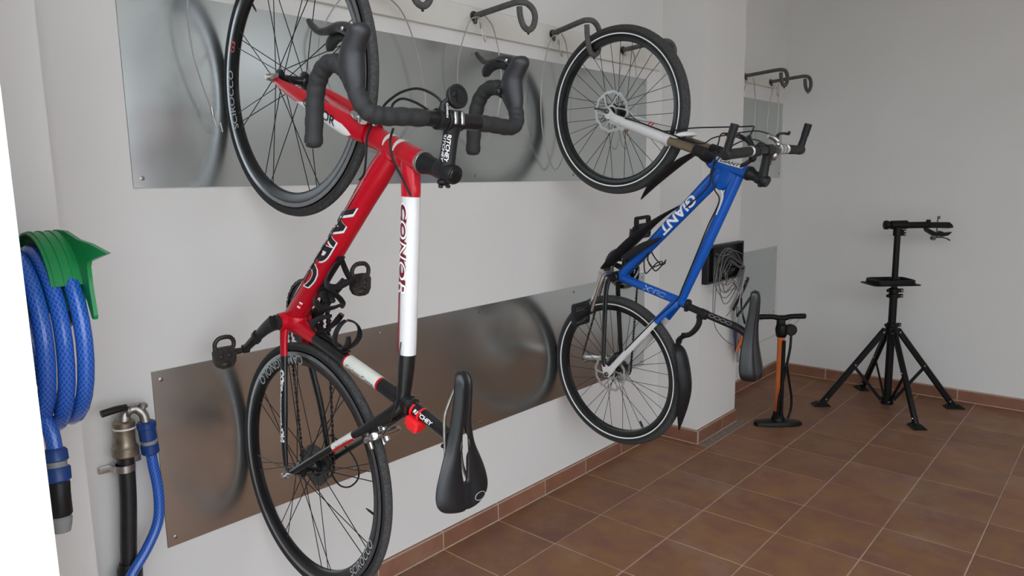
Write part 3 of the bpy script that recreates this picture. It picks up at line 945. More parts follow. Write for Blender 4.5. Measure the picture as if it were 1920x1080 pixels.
for s in (1, -1):
    q = M(K)
    tp = [(859, 72, 565), (858, 120, 563.5), (856, 165, 560), (861, 193, 556), (879, 208, 551), (905, 212, 541), (932, 213, 522), (949, 213, 494), (950, 213, 462), (932, 213, 436), (900, 213, 421), (858, 213, 414), (812, 214, 409)]
    P_ = catmull([(a, s * b, c) for a, b, c in tp], 9)
    rr = [16.3 + (1.0 if (i // 3) % 2 else 0) for i in range(len(P_))]
    rr[0] = 15.2
    q.sweep(P_, rr, 20)
    q.ball((810, s * 214, 409), (6, 15, 15))
    q.build('bar_tape', m_tape, bar)
    # brake and shift lever
    q = M(K)
    q.sweep([(893, s * 212, 545), (915, s * 212, 540), (944, s * 211, 533), (968, s * 211, 539), (986, s * 211, 552), (1000, s * 211, 560), (1008, s * 211, 561)],
            [(15, 15), (23, 19), (28, 21.5), (24, 20), (21, 19), (21.5, 19), (11, 10)], 22, ref=(0, 1, 0), smooth=4)
    hd = q.build('brake_hood', m_hood, bar)
    q = M(K)
    q.sweep([(990, s * 211, 548), (1003, s * 212, 528), (1010, s * 214, 504), (1008, s * 216, 476), (1010, s * 218, 450), (1022, s * 219, 430), (1034, s * 219, 419)],
            [(11, 13), (12, 13), (9.5, 11), (7.5, 9.5), (6.5, 8.5), (6, 7.5), (4.5, 5.5)], 14, ref=(0, 1, 0), smooth=5)
    q.build('brake_lever', m_wornblk, hd)
    q = M(K)
    q.sweep([(984, s * 208, 530), (994, s * 206, 505), (996, s * 205, 480), (986, s * 205, 462), (978, s * 205, 455)], [(6, 5), (6, 5), (13, 5), (14, 5), (5, 3)], 12, ref=(0, 1, 0), smooth=4)
    q.build('shift_lever', m_blk, hd)
    q = M(K); q.ball((938, s * 190, 512), (9, 7, 9)); q.ball((944, s * 194, 512), (7, 4, 7))
    q.build('thumb_button', m_blk, hd)
    q = M(K); q.lathe((1001, s * 194 if s < 0 else 228, 535), (0, 1, 0), [(0, 3.5), (2, 3.5), (3, 2)], 10)
    q.build('pivot_pin', m_chrome, hd)
# computer mount
q = M(K)
q.lathe((859, 34, 566), (0, 1, 0), [(-9, 17), (-8, 20.5), (8, 20.5), (9, 17)], 24)
pk = V(902, 8, 588); pn = V(.10, .10, 1).normalized()
q.sweep([(872, 34, 574), (885, 32, 577), (894, 22, 581), (900, 12, 585)], [(9, 9), (6, 10), (6, 12), (5, 15)], 14, ref=(0, .6, .1), smooth=4)
q.lathe(pk, pn, [(-6, 18), (-5, 23), (4, 23.5), (5.5, 22), (5.5, 18), (3.5, 17.5), (3.5, 0.1)], 32)
q.box(pk + pn * 4.5, (24, 9, 2.6), X=V(1, 0, -.1), Y=V(0, 1, 0))
mt = q.build('computer_mount', m_blk, bar)
q = M(K)
for d in (9, -9): q.lathe(pk + pn * 3.4 + V(d, 0, -d * .1), pn, [(0, 2.2), (1.2, 2.0)], 8)
q.build('mount_screw', m_alu, mt)
letters('mount_lettering', 'GARMIN', .027, on_plane(V(.8745, .0340, .5875), (-1, 0, 0), (0, -1, 0)), m_wprint, mt, .0055, bold=.02, fine=.02)
# handlebar cables
cable_part(road, [
    [(868, 95, 550), (892, 62, 430), (903, 60, 448), (915, 58, 482), (919, 52, 522), (907, 45, 557), (888, 36, 574), (868, 30, 548)][1:],
    [(868, 74, 440), (886, 55, 444), (898, 52, 452), (904, 50, 477), (892, 48, 517), (874, 46, 551)],
    [(862, 40, 548), (849, 46, 440), (821, 46, 428), (783, 40, 431), (750, 32, 446), (712, 22, 461)][1:],
    [(876, 34, 360), (857, 32, 346), (836, 34, 335), (799, 33, 329), (762, 32, 319), (748, 31, 300)]], r=2.6)
cable_part(road, [[(398, 21, 414), (350, 27, 410), (301, 28, 407), (255, 28, 398), (205, 26, 370), (170, 20, 338), (150, 10, 312)],
                  [(735, 26, 300), (640, 29, 200), (560, 29, 112), (500, 28, 55)]], 'bare_cable', 1.3, m_darkmetal)
# brakes
def caliper(root, c, yy, d, m, k=1.3):
    """double pivot calliper: centre c, `d` points from the wheel outwards"""
    c = V(c); d = V(d).normalized(); t = d.cross(V(0, 1, 0))
    q = M(K)
    q.lathe(c - t * 14, t, [(0, 9), (32, 9), (34, 5)], 14)
    for s in (1, -1):
        q.sweep([c + V(0, s * -8, 0) + d * 8, c + V(0, s * 20, 0) + d * 8, c + V(0, s * 38, 0) - d * 6, c + V(0, s * 34, 0) - d * 30, c + V(0, s * 23, 0) - d * 44], [(11, 8), (11, 8), (10, 8), (8, 7), (7, 5)], 12, ref=t, smooth=4)
        q.box(c + V(0, s * 18, 0) - d * 44, (48, 9, 13), X=t, Y=(0, 1, 0), Z=d, bev=2)
    q.sweep([c + V(0, 24, 0) + d * 4, c + V(0, 40, 0) + d * 12, c + V(0, 46, 0) + d * 26], 6.5, 10)
    q.lathe(c + V(0, 38, 0) + d * 10 - t * 8, t, [(0, 10), (16, 10), (18, 7)], 12)
    return q.build('brake_caliper', m, root)
caliper(road, (166, 0, 322), 0, (166, 0, 322), m_alu)
caliper(road, (878, 0, 320), 0, (-117, 0, 312), m_alu)

# cranks, rings, pedals, chain
q = M(K)
q.lathe((BBx, 0, BBz), (0, 1, 0), [(43, 19), (46, 20), (52, 20), (53, 17)], 24)
q.sweep([(BBx, 58, BBz), (372, 64, -80), (345, 66, -122), (320, 66, -162), (304, 66, -187)], [(21, 11), (17, 9.5), (14, 8), (12.5, 7.5), (11, 7)], 20, ref=(0, 1, 0), smooth=4)
q.lathe((304, 58, -187), (0, 1, 0), [(0, 12), (15, 12), (16, 9)], 16)
q.sweep([(348, 67, -117), (341, 67, -128)], [(18, 11), (18, 11)], 18, ref=(0, 1, 0))
q.build('crank_arm', m_wornblk, road)
q = M(K)
q.sweep([(BBx, -60, BBz), (420, -66, -10), (462, -68, 38), (495, -68, 84)], [(20, 10), (15, 8), (12.5, 7.5), (11, 7)], 18, ref=(0, 1, 0), smooth=4)
for i in range(5):
    a = math.radians(54 + 72 * i)
    q.sweep([(BBx, -55, BBz), (BBx + 78 * math.cos(a), -47, BBz + 78 * math.sin(a))], [(13, 5), (8, 3.5)], 10, ref=(0, 1, 0))
q.build('crank_arm', m_wornblk, road)
q = M(K)
for R_, y_ in ((103, -45), (80, -38)):
    t = toothed(R_, int(R_ / 2.03), 4.5)
    ringplate(q, (BBx, 0, BBz), t, [(a * (.82 if R_ > 90 else .78), b * (.82 if R_ > 90 else .78)) for a, b in t], y_, y_ - 3)
q.build('chainring', m_wornblk, road)
pedal(road, (300, 122, -192), 1)
pedal(road, (492, -122, 80), -1)
top_c = arc((BBx, BBz), 101, 70, -110, 16)
cpath = top_c + [(10, -112)] + arc((-10, -100), 18, -90, -270, 6) + [(0, -60)] + arc((8, -52), 16, -60, 60, 3) + arc((0, 0), 42, 200, 88, 8)
chain_part(road, cpath, -43)
q = M(K)
for cx_, cz_ in ((8, -52), (-10, -100)):
    t = toothed(20, 11, 5); ringplate(q, (cx_, 0, cz_), t, [(a * .3, b * .3) for a, b in t], -41, -46)
q.sweep([(10, -52, -40), (8, -52, -52), (-10, -52, -100)], [(9, 2.5), (11, 2.5), (10, 2.5)], 10, ref=(0, 1, 0))
q.sweep([(0, -62, -2), (-14, -66, -20), (0, -62, -44)], [(9, 7), (13, 9), (9, 7)], 12, ref=(0, 1, 0), smooth=4)
q.build('rear_derailleur', m_blk, road)
cable_part(road, [[(20, -60, -22), (-15, -64, -10), (-46, -62, 10), (-60, -60, 44), (-50, -58, 88), (-20, -58, 125), (11, -56, 134), (42, -56, 111), (66, -56, 60), (74, -56, 10)]], r=2.4)
q = M(K)
q.sweep([(420, -26, 30), (445, -40, 48), (470, -46, 40)], [(8, 8), (9, 7), (6, 4)], 12, smooth=4)
q.box((470, -44, 48), (70, 16, 12), X=(.8, 0, -.6), Y=(0, 1, 0), Z=(.6, 0, .8), bev=3)
q.build('front_derailleur', m_blk, road)

# bottle cages
def bottle_cage(root, A, B, nrm, closed, m=m_blk):
    """cage on a tube: spine from A to B, nrm = away from the tube"""
    A = V(A); B = V(B); n = V(nrm).normalized(); d = (B - A).normalized(); y = V(0, 1, 0)
    L = (B - A).length
    q = M(K)
    q.sweep([A, A.lerp(B, .5) + n * 2, B, B + d * 10 + n * 4], [(3, 12), (3, 8), (3, 12), (3, 8)], 10, ref=y, smooth=4)
    ax0 = n * 40
    def ringpt(t, ang, r=36):
        return A + d * (t * L) + ax0 + (-n * math.cos(ang) + y * math.sin(ang)) * r
    for s in (1, -1):
        for t0, tm, t1, am in closed:
            pts = []
            for i in range(11):
                f = i / 10
                t = t0 + (t1 - t0) * f + (tm - (t0 + t1) / 2) * math.sin(PI * f)
                pts.append(ringpt(t, s * f * PI * am))
            q.sweep(pts, [(2.6, 10 - 4 * abs(i - 5) / 5) for i in range(11)], 10, ref=d, smooth=3)
    q.sweep([A + d * (L * 1.0) + n * 4, A + d * (L * 1.05) + n * 20, A + d * (L * 1.03) + n * 40], [(3, 11), (3, 10), (3, 6)], 10, ref=y, smooth=4)
    q.ball(A + n * 3 + d * 8, (5, 5, 3)); q.ball(B + n * 3 - d * 8, (5, 5, 3))
    return q.build('bottle_cage', m, root)
dtd = (DB - DA).normalized(); dn = V(-dtd.z, 0, dtd.x); dn = dn if dn.z > 0 else -dn
pA = DA.lerp(DB, .515) / K + dn * 31; pB = DA.lerp(DB, .735) / K + dn * 31
bottle_cage(road, pA, pB, dn, ((.02, .42, -.22, 1.0), (.90, 1.0, .72, 1.0)))
sn = V(.96, 0, .27)
bottle_cage(road, V(ST(62)) + sn * 21, V(ST(172)) + sn * 20, sn, ((.05, .15, .55, .86), (.95, 1.0, .90, .97)))

# seatpost, clamp, rear light, saddle
q = M(K)
q.lathe(ST(402), (V(210, 0, 535) - V(258, 0, 392)), [(0, 19), (2, 21), (7, 21), (8, 18.5), (13, 18.5), (14, 20.5), (20, 20.5), (22, 17)], 26)
q.box(V(ST(414)) + V(-20, 0, -7), (14, 20, 18), X=(.3, 0, -.95), Y=(0, 1, 0), Z=(.95, 0, .3), bev=3)
q.build('seat_clamp', m_darkmetal, road)
q = M(K)
q.sweep([(262, 0, 378), (256, 0, 410), (210, 0, 540)], 13.8, 26, ref=(0, 1, 0))
q.ball((206, 0, 546), (16, 17, 13))
q.box((204, 0, 553), (44, 46, 10), bev=3)
q.lathe((190, 14, 540), (-.1, 0, 1), [(-8, 5), (16, 5)], 10)
sp = q.build('seatpost', m_carbon, road)
letters('seatpost_lettering', 'RITCHEY', .062, on_tube(V(250, 0, 421) * K, V(212, 0, 534) * K, .42, (1, 0, .3), .0141, phi0=.35), m_wprint, sp, .0095, bold=.025, fine=.006, shear=.2)
q = M(K)
d_ = (V(210, 0, 535) - V(258, 0, 392)).normalized(); w_ = V(d_.z, 0, -d_.x)
for t in (42, 66):
    c0 = V(258, 0, 392) + d_ * t
    q.revolve(c0, d_, [(-2.6, 14), (2.6, 14), (2.6, 17), (-2.6, 17)], 28)
c0 = V(258, 0, 392) + d_ * 54 - w_ * 24
q.box(c0 + V(0, 5, 0), (42, 31, 24), X=d_, Y=(0, 1, 0), Z=w_, bev=4)
q.box(c0 - w_ * 11 + V(0, 5, 0), (34, 25, 18), X=d_, Y=(0, 1, 0), Z=w_, bev=4)
q.build('rear_light', m_redlens, road)
q = M(K)
for s in (1, -1):
    q.sweep([(318, s * 8, 566), (290, s * 14, 556), (255, s * 22, 549), (190, s * 22, 549), (140, s * 24, 553), (95, s * 34, 566), (74, s * 40, 568)], 3.6, 10, smooth=5)
q.build('saddle_rail', m_zinc, road)
SADZ = 10
sd = saddle_part(road, [(a + 6, b + SADZ, c, d) for a, b, c, d in [(352, 572, 6, 10), (346, 582, 17, 18), (325, 588, 23, 22), (280, 585, 24, 24), (235, 580, 29, 24), (190, 577, 42, 20), (150, 578, 60, 18), (115, 580, 73, 18), (88, 583, 76, 18), (70, 585, 66, 17), (59, 584, 42, 14), (54, 578, 10, 10)]], slot=(238, 118, 8))
q = M(K)
c0 = V(82, -34, 595.5)
q.sweep([c0 + V(9 * math.cos(a), 15 * math.sin(a), -.02 * 0 - abs(15 * math.sin(a) - 0) * .05) for a in [2 * PI * i / 20 for i in range(20)]], .8, 6, closed=True)
q.build('saddle_emblem', m_gprint, sd)
# ---------------- the blue mountain bike
Xb = V(.02852587, -.04629387, .99852048); nb_ = V(-.04493927, -.99797637, -.04498481); Zb = V(.99858236, -.04358956, -.03054855)
Ob = V(.3265, .722, .614)
mtb = empty('mountain_bike', mtx=frame_mtx(Ob, Xb, nb_, Zb))
tag(mtb, 'blue and white mountain bike with disc brakes and black mudguards hung by the pillar', 'bicycle')

def mtb_wheel(root, cx, rear):
    c = (cx, 0, 0); Y = (0, 1, 0)
    q = M(K)
    hw = 13.5
    q.revolve(c, Y, [(-hw, 281), (-hw, 268), (-9, 260), (9, 260), (hw, 268), (hw, 281), (8, 278), (-8, 278)], 88)
    w = q.build('wheel', [m_blkgloss, m_track], root)
    q = M(K); pr = []; mm = []
    for i in range(18):
        t = 2 * PI * i / 18
        pr.append((21.0 * math.sin(t), 299.5 + 22.0 * math.cos(t) * (1.0 if math.cos(t) > 0 else .9)))
        mm.append(1 if (i < 4 or i >= 14) else 0)
    q.revolve(c, Y, pr, 104, mats=mm)
    ty = q.build('tyre', [m_rubber, m_tread], w)
    q = M(K)
    for s in (1, -1):
        q.revolve(c, Y, [(s * 17.8, 286), (s * 19.6, 286), (s * 20.4, 290.5), (s * 18.6, 290.5)], 104)
    q.build('reflective_band', m_reflex, ty, stuff=True)
    f1, f2 = (31, -20) if rear else (24, -33)
    q = M(K)
    q.lathe(c, Y, [(-60, 6), (f2 - 10, 9), (f2 - 4, 16), (f2 - 1.5, 22.5), (f2 + 1.5, 22.5), (f2 + 4, 14), (f2 + 10, 11), (f1 - 10, 12), (f1 - 4, 16), (f1 - 1.5, 27), (f1 + 1.5, 27), (f1 + 4, 22), (f1 + 9, 20), (f1 + 10, 9), (60, 6)], 24)
    q.build('hub', m_blk, w)
    me = spoke_mesh(.0011)
    for i in range(32):
        ra = 2 * PI * i / 32 + .07
        s = f1 if i % 2 == 0 else f2
        tw = math.radians(66) * (1 if (i // 2) % 2 == 0 else -1)
        hr = 25 if s > 0 else 20.5
        put_spoke(me, (cx + hr * math.cos(ra + tw), s, hr * math.sin(ra + tw)), (cx + 262 * math.cos(ra), s * .12, 262 * math.sin(ra)), w)
    # brake disc
    q = M(K)
    yd = f1 + 11
    n = 96
    outer = [(79 + 2.2 * math.sin(2 * PI * i / 8)) for i in range(n)]
    out_ = [(r * math.cos(2 * PI * i / n), r * math.sin(2 * PI * i / n)) for i, r in enumerate(outer)]
    inn = [((r - 11) * math.cos(2 * PI * i / n), (r - 11) * math.sin(2 * PI * i / n)) for i, r in enumerate(outer)]
    ringplate(q, (cx, 0, 0), out_, inn, yd - 1, yd + 1)
    for i in range(6):
        a = 2 * PI * i / 6
        q.sweep([(cx + 22 * math.cos(a), yd, 22 * math.sin(a)), (cx + 46 * math.cos(a + .35), yd, 46 * math.sin(a + .35)), (cx + 69 * math.cos(a + .5), yd, 69 * math.sin(a + .5))], [(4, 1), (3.4, 1), (4, 1)], 8, ref=(0, 1, 0), smooth=4)
    o_ = circ(25, 24); ringplate(q, (cx, 0, 0), o_, circ(17, 24), yd - 1, yd + 1)
    q.build('brake_disc', m_disc, w)
    q = M(K)
    va = math.radians(148 if rear else 112)
    q.lathe((cx + 264 * math.cos(va), 0, 264 * math.sin(va)), (-math.cos(va), 0, -math.sin(va)), [(0, 4), (10, 3), (12, 4.5), (32, 4.5), (34, 3)], 10)
    q.build('valve', m_blk, w)
    q = M(K)
    q.lathe(c, Y, [(62, 8), (64, 10), (72, 10), (76, 6)], 14)
    q.lathe(c, Y, [(-76, 6), (-72, 9), (-62, 9)], 14)
    q.lathe(c, Y, [(-66, 4.5), (66, 4.5)], 10)
    if not rear: q.sweep([(cx, 74, 0), (cx + 8, 78, -20), (cx + 12, 80, -48)], [(6, 3), (5, 2.5), (4, 2)], 10, smooth=4)
    q.build('quick_release', m_darkmetal, w)
    return w
bwr = mtb_wheel(mtb, 0, True)
cassette(bwr, 0, [58, 52, 46, 40, 36, 32, 28, 24], -15, m_alu)
mtb_wheel(mtb, 1060, False)

bfm = [m_blue, m_white, m_carbon]
DTf = lambda x: (x, 0, 23 + 1.013 * (x - 407))
q = M(K)
STb = lambda z: (393 + (61 - z) * .2275, 0, z)
q.sweep([DTf(404), DTf(480), DTf(600), DTf(720), DTf(800), DTf(828)], [(20, 22), (21, 22), (23, 23), (25, 24), (27, 24), (22, 20)], 30, 0, ref=(0, 1, 0), smooth=4)
q.sweep([(338, 0, 302), (430, 0, 343), (521, 0, 384), (700, 0, 464), (820, 0, 517)], [(15, 16), (17, 17), (19.5, 19), (21, 19), (21, 19)], 30, 0, ref=(0, 1, 0), smooth=4)
q.sweep([STb(10), STb(60), STb(200), STb(330)], [18, 17, 17, 17.5], 30, 0, ref=(0, 1, 0), smooth=2)
q.sweep([(866, 0, 418), (860, 0, 430), (844, 0, 490), (830, 0, 545), (827, 0, 556)], [(25, 24), (25, 24), (22, 21), (23, 22), (23, 22)], 30, 0, ref=(0, 1, 0), smooth=3)
q.prism([(846, 500), (700, 440), (690, 330), (790, 400)], -9, 9, (0, 0, 0), (1, 0, 0), (0, 0, 1)) if False else None
q.sweep([(856, 0, 478), (818, 0, 466), (790, 0, 455), (770, 0, 446)], [(52, 21), (46, 20), (34, 18), (14, 12)], 20, 0, ref=(0, 1, 0), smooth=4)
q.lathe((406, 0, 8), (0, 1, 0), [(-38, 19), (-36, 21), (36, 21), (38, 19)], 26, 2)
for s in (1, -1):
    q.sweep([(332, s * 12, 296), (325, s * 20, 280), (285, s * 35, 245), (254, s * 45, 218)], [(17, 9), (16, 10), (14, 9), (13.5, 9)], 20, 0, ref=(0, 1, 0), smooth=4)
    q.sweep([(254, s * 45, 218), (150, s * 55, 128), (60, s * 61, 50), (18, s * 63, 14)], [(13.5, 9), (13.5, 9), (13, 8), (13, 7)], 20, 1, ref=(0, 1, 0), smooth=4)
    q.sweep([(408, s * 22, 4), (392, s * 32, -14), (340, s * 42, -22), (200, s * 52, -22), (70, s * 62, -20), (30, s * 63, -12)], [(13, 9), (12, 9), (11, 8), (10.5, 8), (10, 8), (9, 6)], 18, 2, ref=(0, 1, 0), smooth=4)
    q.prism([(-12, -14), (16, -26), (44, -28), (50, -10), (34, 10), (40, 30), (20, 34), (-4, 18), (-14, 4)], -3.5, 3.5, (0, -s * 63, 0), (1, 0, 0), (0, 0, 1), 1) if False else None
    poly = [(-14, -10), (2, -18), (34, -26), (44, -14), (34, 6), (44, 30), (26, 40), (2, 22), (-12, 8)]
    q.rings([[(a, s * 63 + h, b) for a, b in poly] for h in (-3.5, 3.5)], 1)
bfr = q.build('frame', bfm, mtb, True, 42)
# white panel along the front of the head tube, dark bands on the upper tube
hA, hB = V(862, 0, 424), V(828, 0, 552)
q = M(K); rows = []
for i in range(13):
    p_ = .45 + 1.35 * i / 12
    f = on_tube(hA * K, hB * K, .5, (1, 0, 0), .0248, .0238, phi0=p_)
    rows.append([f((-.060 + .012 * abs(i - 6) / 6) , 0) / K, f(0.0, 0) / K - V(1.2, 0, 0), f((.060 - .01 * abs(i - 6) / 6), 0) / K])
q.rings(rows, 0, False, False, None, False)
q.build('head_panel', m_white, bfr)
letters('frame_lettering', 'GIANT', .075, on_tube(hA * K, hB * K, .5, (1, 0, 0), .0252, .0242, phi0=.80), m_ink, bfr, .0125, bold=.02, fine=.006, shear=.15)
A_, B_ = V(DTf(800)) * K, V(DTf(480)) * K
letters('frame_lettering', 'GIANT', .198, on_tube(A_, B_, .40, (0, 0, 1), .0250, .0246, phi0=.05), m_wprint, bfr, .039, bold=.03, fine=.007, shear=.1)
for mm_, bo, rr in ((m_bprint, .045, .0176), (m_blue, .004, .0180)):
    letters('frame_lettering', 'XTC', .118, on_tube(V(STb(60)) * K, V(STb(270)) * K, .60, (1, 0, 0), rr, phi0=.22), mm_, bfr, .0255, bold=bo, fine=.006, shear=.2)
q = M(K)
q.sweep([(680, 0 + 19.5, 448), (742, 20.5, 470), (768, 18.5, 463)], [(2.5, .8), (4.5, .8), (2, .8)], 8, ref=(0, 1, 0), smooth=4)
q.build('frame_flash', m_white, bfr)

# suspension fork
q = M(K)
for s in (1, -1):
    q.sweep([(945, s * 57, 268), (985, s * 58, 160), (1012, s * 59, 84), (1030, s * 60, 34), (1036, s * 60, 16)], [(21, 20), (19, 18), (17.5, 16), (16, 12), (11, 8)], 22, 0, ref=(0, 1, 0), smooth=4)
    q.lathe((945, s * 57, 268), (-.34, 0, .94), [(-14, 20), (-10, 22.5), (4, 22.5), (6, 19)], 22)
    q.rings([[(a, s * 60 + h, b) for a, b in [(1024, 26), (1034, -6), (1052, -16), (1070, -10), (1072, 8), (1058, 20), (1046, 34)]] for h in (-4, 4)])
q.sweep([(948, 56, 275), (962, 46, 305), (966, 26, 330), (967, 0, 337), (966, -26, 330), (962, -46, 305), (948, -56, 275)], [(9, 7), (9, 8), (10, 7), (11, 6), (10, 7), (9, 8), (9, 7)], 16, smooth=4)
q.box((1008, 66, 112), (44, 12, 18), X=(.35, 0, -.94), Z=(.94, 0, .35), bev=4)
fork = q.build('suspension_fork', m_white, mtb, True, 42)
q = M(K)
for s in (1, -1):
    for d in (0, 14):
        q.rings([[V(1000 - d * .34 * 1.0, s * 57, 116 + d * .94) + V(0, s * math.cos(a) * 17.6, 0) + V(.94, 0, .34) * (18.8 * math.sin(a)) + V(-.34, 0, .94) * (h + 4 * math.sin(a)) for h in (-3, 3)] for a in [PI * (-.1 + 1.0 * i / 8) for i in range(9)]], 0, False, False, None, False)
q.build('fork_stripe', m_redlens, fork, stuff=True)
q = M(K)
for s in (1, -1):
    q.lathe((945, s * 57, 268), (-.305, 0, .952), [(4, 15.5), (124, 15.5)], 20)
    q.build('x', m_khaki, fork) if False else None
q.build('fork_tube', m_khaki, fork, stuff=True)
q = M(K)
for s in (1, -1):
    q.lathe((907, s * 57, 386), (-.305, 0, .952), [(-10, 18), (-8, 20), (34, 20), (38, 16)], 20)
q.sweep([(900, 60, 402), (886, 38, 410), (878, 0, 412), (886, -38, 410), (900, -60, 402)], [(16, 18), (18, 20), (20, 22), (18, 20), (16, 18)], 18, smooth=4)
q.lathe((876, 0, 410), (-.28, 0, .96), [(-4, 26), (8, 26)], 24)
q.build('fork_crown', m_blk, fork)

# mudguards (real curved sheets)
def guard(root, path, halfw, curl, nsign, name='mudguard', parentlab=None):
    """path (x,z) centre line, half widths, curl = how far the edges bend, nsign = which way"""
    P = catmull([(a, b, w, c) for (a, b), w, c in zip(path, halfw, curl)], 6)
    q = M(K); rows = []
    for i, (x, z, w, c) in enumerate(P):
        j0, j1 = max(i - 1, 0), min(i + 1, len(P) - 1)
        d = V(P[j1][0] - P[j0][0], 0, P[j1][1] - P[j0][1]).normalized()
        n = V(-d.z, 0, d.x) * nsign
        rows.append([V(x, t * w, z) - n * (c * t * t) for t in (-1, -.8, -.55, -.25, 0, .25, .55, .8, 1)])
    q.rings(rows, 0, False, False, None, False)
    o = q.build(name, m_blk, root, True, 60)
    md = o.modifiers.new('thickness', 'SOLIDIFY'); md.thickness = .0026; md.offset = 0
    return o
rg = guard(mtb, [(172, 286), (150, 318), (90, 340), (0, 352), (-90, 336), (-184, 306)], [16, 34, 42, 42, 34, 4], [6, 22, 30, 30, 22, 1], -1)
q = M(K)
q.sweep([(303, 0, 400), (285, 0, 384), (262, 0, 380), (236, 0, 364), (214, 0, 340), (206, 0, 312)], [12, 11, 11, 11, 10, 11], 14, ref=(0, 1, 0), smooth=4)
q.lathe((304, 0, 398), (-.246, 0, .969), [(-16, 17), (-14, 19), (14, 19), (16, 17)], 22)
q.lathe((298, 0, 384), (-.97, 0, -.25), [(0, 12), (14, 12)], 12)
q.sweep([(206, 0, 320), (190, 0, 300), (168, 0, 296)], [(10, 22), (8, 24), (5, 18)], 12, ref=(0, 1, 0), smooth=4)
q.build('guard_arm', m_blk, rg)
guard(mtb, [(892, 352), (862, 304), (820, 244), (770, 176), (722, 118)], [26, 34, 36, 30, 5], [8, 16, 18, 14, 1], -1)
dg = guard(mtb, [(706, 292), (640, 200), (560, 112), (486, 30), (424, -52)], [3, 26, 46, 48, 30], [1, 14, 26, 26, 14], -1)
q = M(K)
q.sweep([(486, 40, 60), (540, 50, 150), (572, 50, 214), (585, 48, 242)], [(13, 3), (16, 3), (9, 3), (2, 2)], 10, ref=(0, 1, 0), smooth=4)
q.build('guard_wing', m_blk, dg)

# head set, stem, bars
q = M(K)
axb = (V(804, 0, 603) - V(827, 0, 550)).normalized()
q.lathe((828, 0, 552), axb, [(-2, 24), (4, 25.5), (10, 25), (24, 18), (38, 17)], 26)
q.build('headset', m_blk, mtb)
q = M(K)
sb_ = V(805, 0, 604); bb_ = V(904, 0, 621)
q.lathe((828, 0, 552), axb, [(36, 18.5), (38, 20), (76, 20), (80, 17), (80, 5)], 24)
q.sweep([sb_, sb_.lerp(bb_, .35), sb_.lerp(bb_, .75), bb_ - V(6, 0, 0)], [(18, 17), (15.5, 15), (15, 15), (17, 18)], 22, ref=(0, 1, 0), smooth=4)
q.lathe(bb_, (0, 1, 0), [(-22, 17), (-20, 19), (20, 19), (22, 17)], 22)
q.ball(sb_ + V(-18, 0, -4), (8, 16, 10))
bstem = q.build('stem', m_blk, mtb)
q = M(K)
q.sweep([(897, 290, 612), (903, 150, 622), (904, 60, 621), (904, 0, 621), (904, -60, 621), (903, -150, 622), (897, -290, 612)], [11, 11, 13.5, 15, 13.5, 11, 11], 18, smooth=5)
bbar = q.build('handlebar', m_carbon, mtb)
for s in (1, -1):
    q = M(K)
    q.sweep([(903.5, s * 138, 621.5), (902, s * 160, 620.5), (898, s * 262, 614)], [(15, 15), (16.5, 16.5), (16, 16)], 18)
    q.build('grip', m_tape, bbar)
    q = M(K)
    q.lathe((904, s * 128, 622), (0, s, 0), [(0, 16.5), (1, 18), (9, 18), (10, 16.5)], 18)
    q.build('grip_clamp', m_alu, bbar)
    q = M(K)
    q.lathe((897.5, s * 264, 613.5), (0, s, 0), [(0, 14), (1, 17), (22, 17), (24, 14)], 18)
    q.sweep([(899, s * 276, 614), (912, s * 278, 617), (940, s * 279, 625), (988, s * 278, 639)], [15, 13, 12, 12], 16, smooth=4)
    q.sweep([(948, s * 279, 627.4), (989, s * 278, 639.4)], 13.2, 16)
    q.build('bar_end', m_blk, bbar)
    q = M(K)
    q.lathe((904, s * 108, 621.5), (0, s, 0), [(-9, 15), (-8, 18), (8, 18), (9, 15)], 18)
    q.sweep([(912, s * 108, 618), (930, s * 104, 606), (944, s * 92, 594), (950, s * 70, 586)], [(9, 9), (10, 9), (9, 9), (7, 7)], 14, smooth=4)
    lb = q.build('brake_lever', m_alu if s < 0 else m_blk, bbar)
    q = M(K)
    q.sweep([(932, s * 108, 604), (946, s * 124, 594), (956, s * 150, 590), (958, s * 190, 590), (955, s * 222, 592), (962, s * 236, 588)], [(7, 6), (7, 6), (6, 5), (5.5, 4.5), (5.5, 4.5), (5, 4)], 12, smooth=4)
    q.build('lever_blade', m_blk, lb)
    q = M(K)
    q.lathe((905, s * 84, 621), (0, s, 0), [(-10, 15), (-9, 19), (9, 19), (10, 15)], 18)
    q.ball((886, s * 80, 606), (20, 15, 13))
    q.sweep([(874, s * 82, 600), (862, s * 96, 588), (856, s * 116, 582)], [(5, 9), (4, 9), (3, 7)], 12, smooth=4)
    q.ball((922, s * 70, 624), (10, 13, 9))
    q.build('shifter', m_alu if s < 0 else m_blk, bbar)
cable_part(mtb, [
    [(950, -72, 586), (956, -90, 584), (968, -70, 552), (967, -50, 520), (959, -10, 470), (949, 30, 433), (930, 52, 402), (950, 60, 330), (1010, 70, 160), (1030, 72, 90)][1:],
    [(950, 70, 586), (977, 30, 580), (984, 0, 563), (984, 0, 520), (985, 10, 440), (985, 30, 346), (977, 55, 240), (1000, 66, 160)],
    [(930, 70, 590), (964, 56, 487), (930, 54, 466), (880, 50, 452), (819, 44, 441), (770, 36, 448), (730, 27, 462), (640, 24, 420), (521, 24, 372), (400, 24, 322), (346, 24, 296), (260, 52, 216), (120, 66, 90)],
    [(900, -70, 610), (940, -20, 560), (920, 20, 500), (850, 40, 440), (780, 34, 420), (700, 30, 330)]], r=2.6)
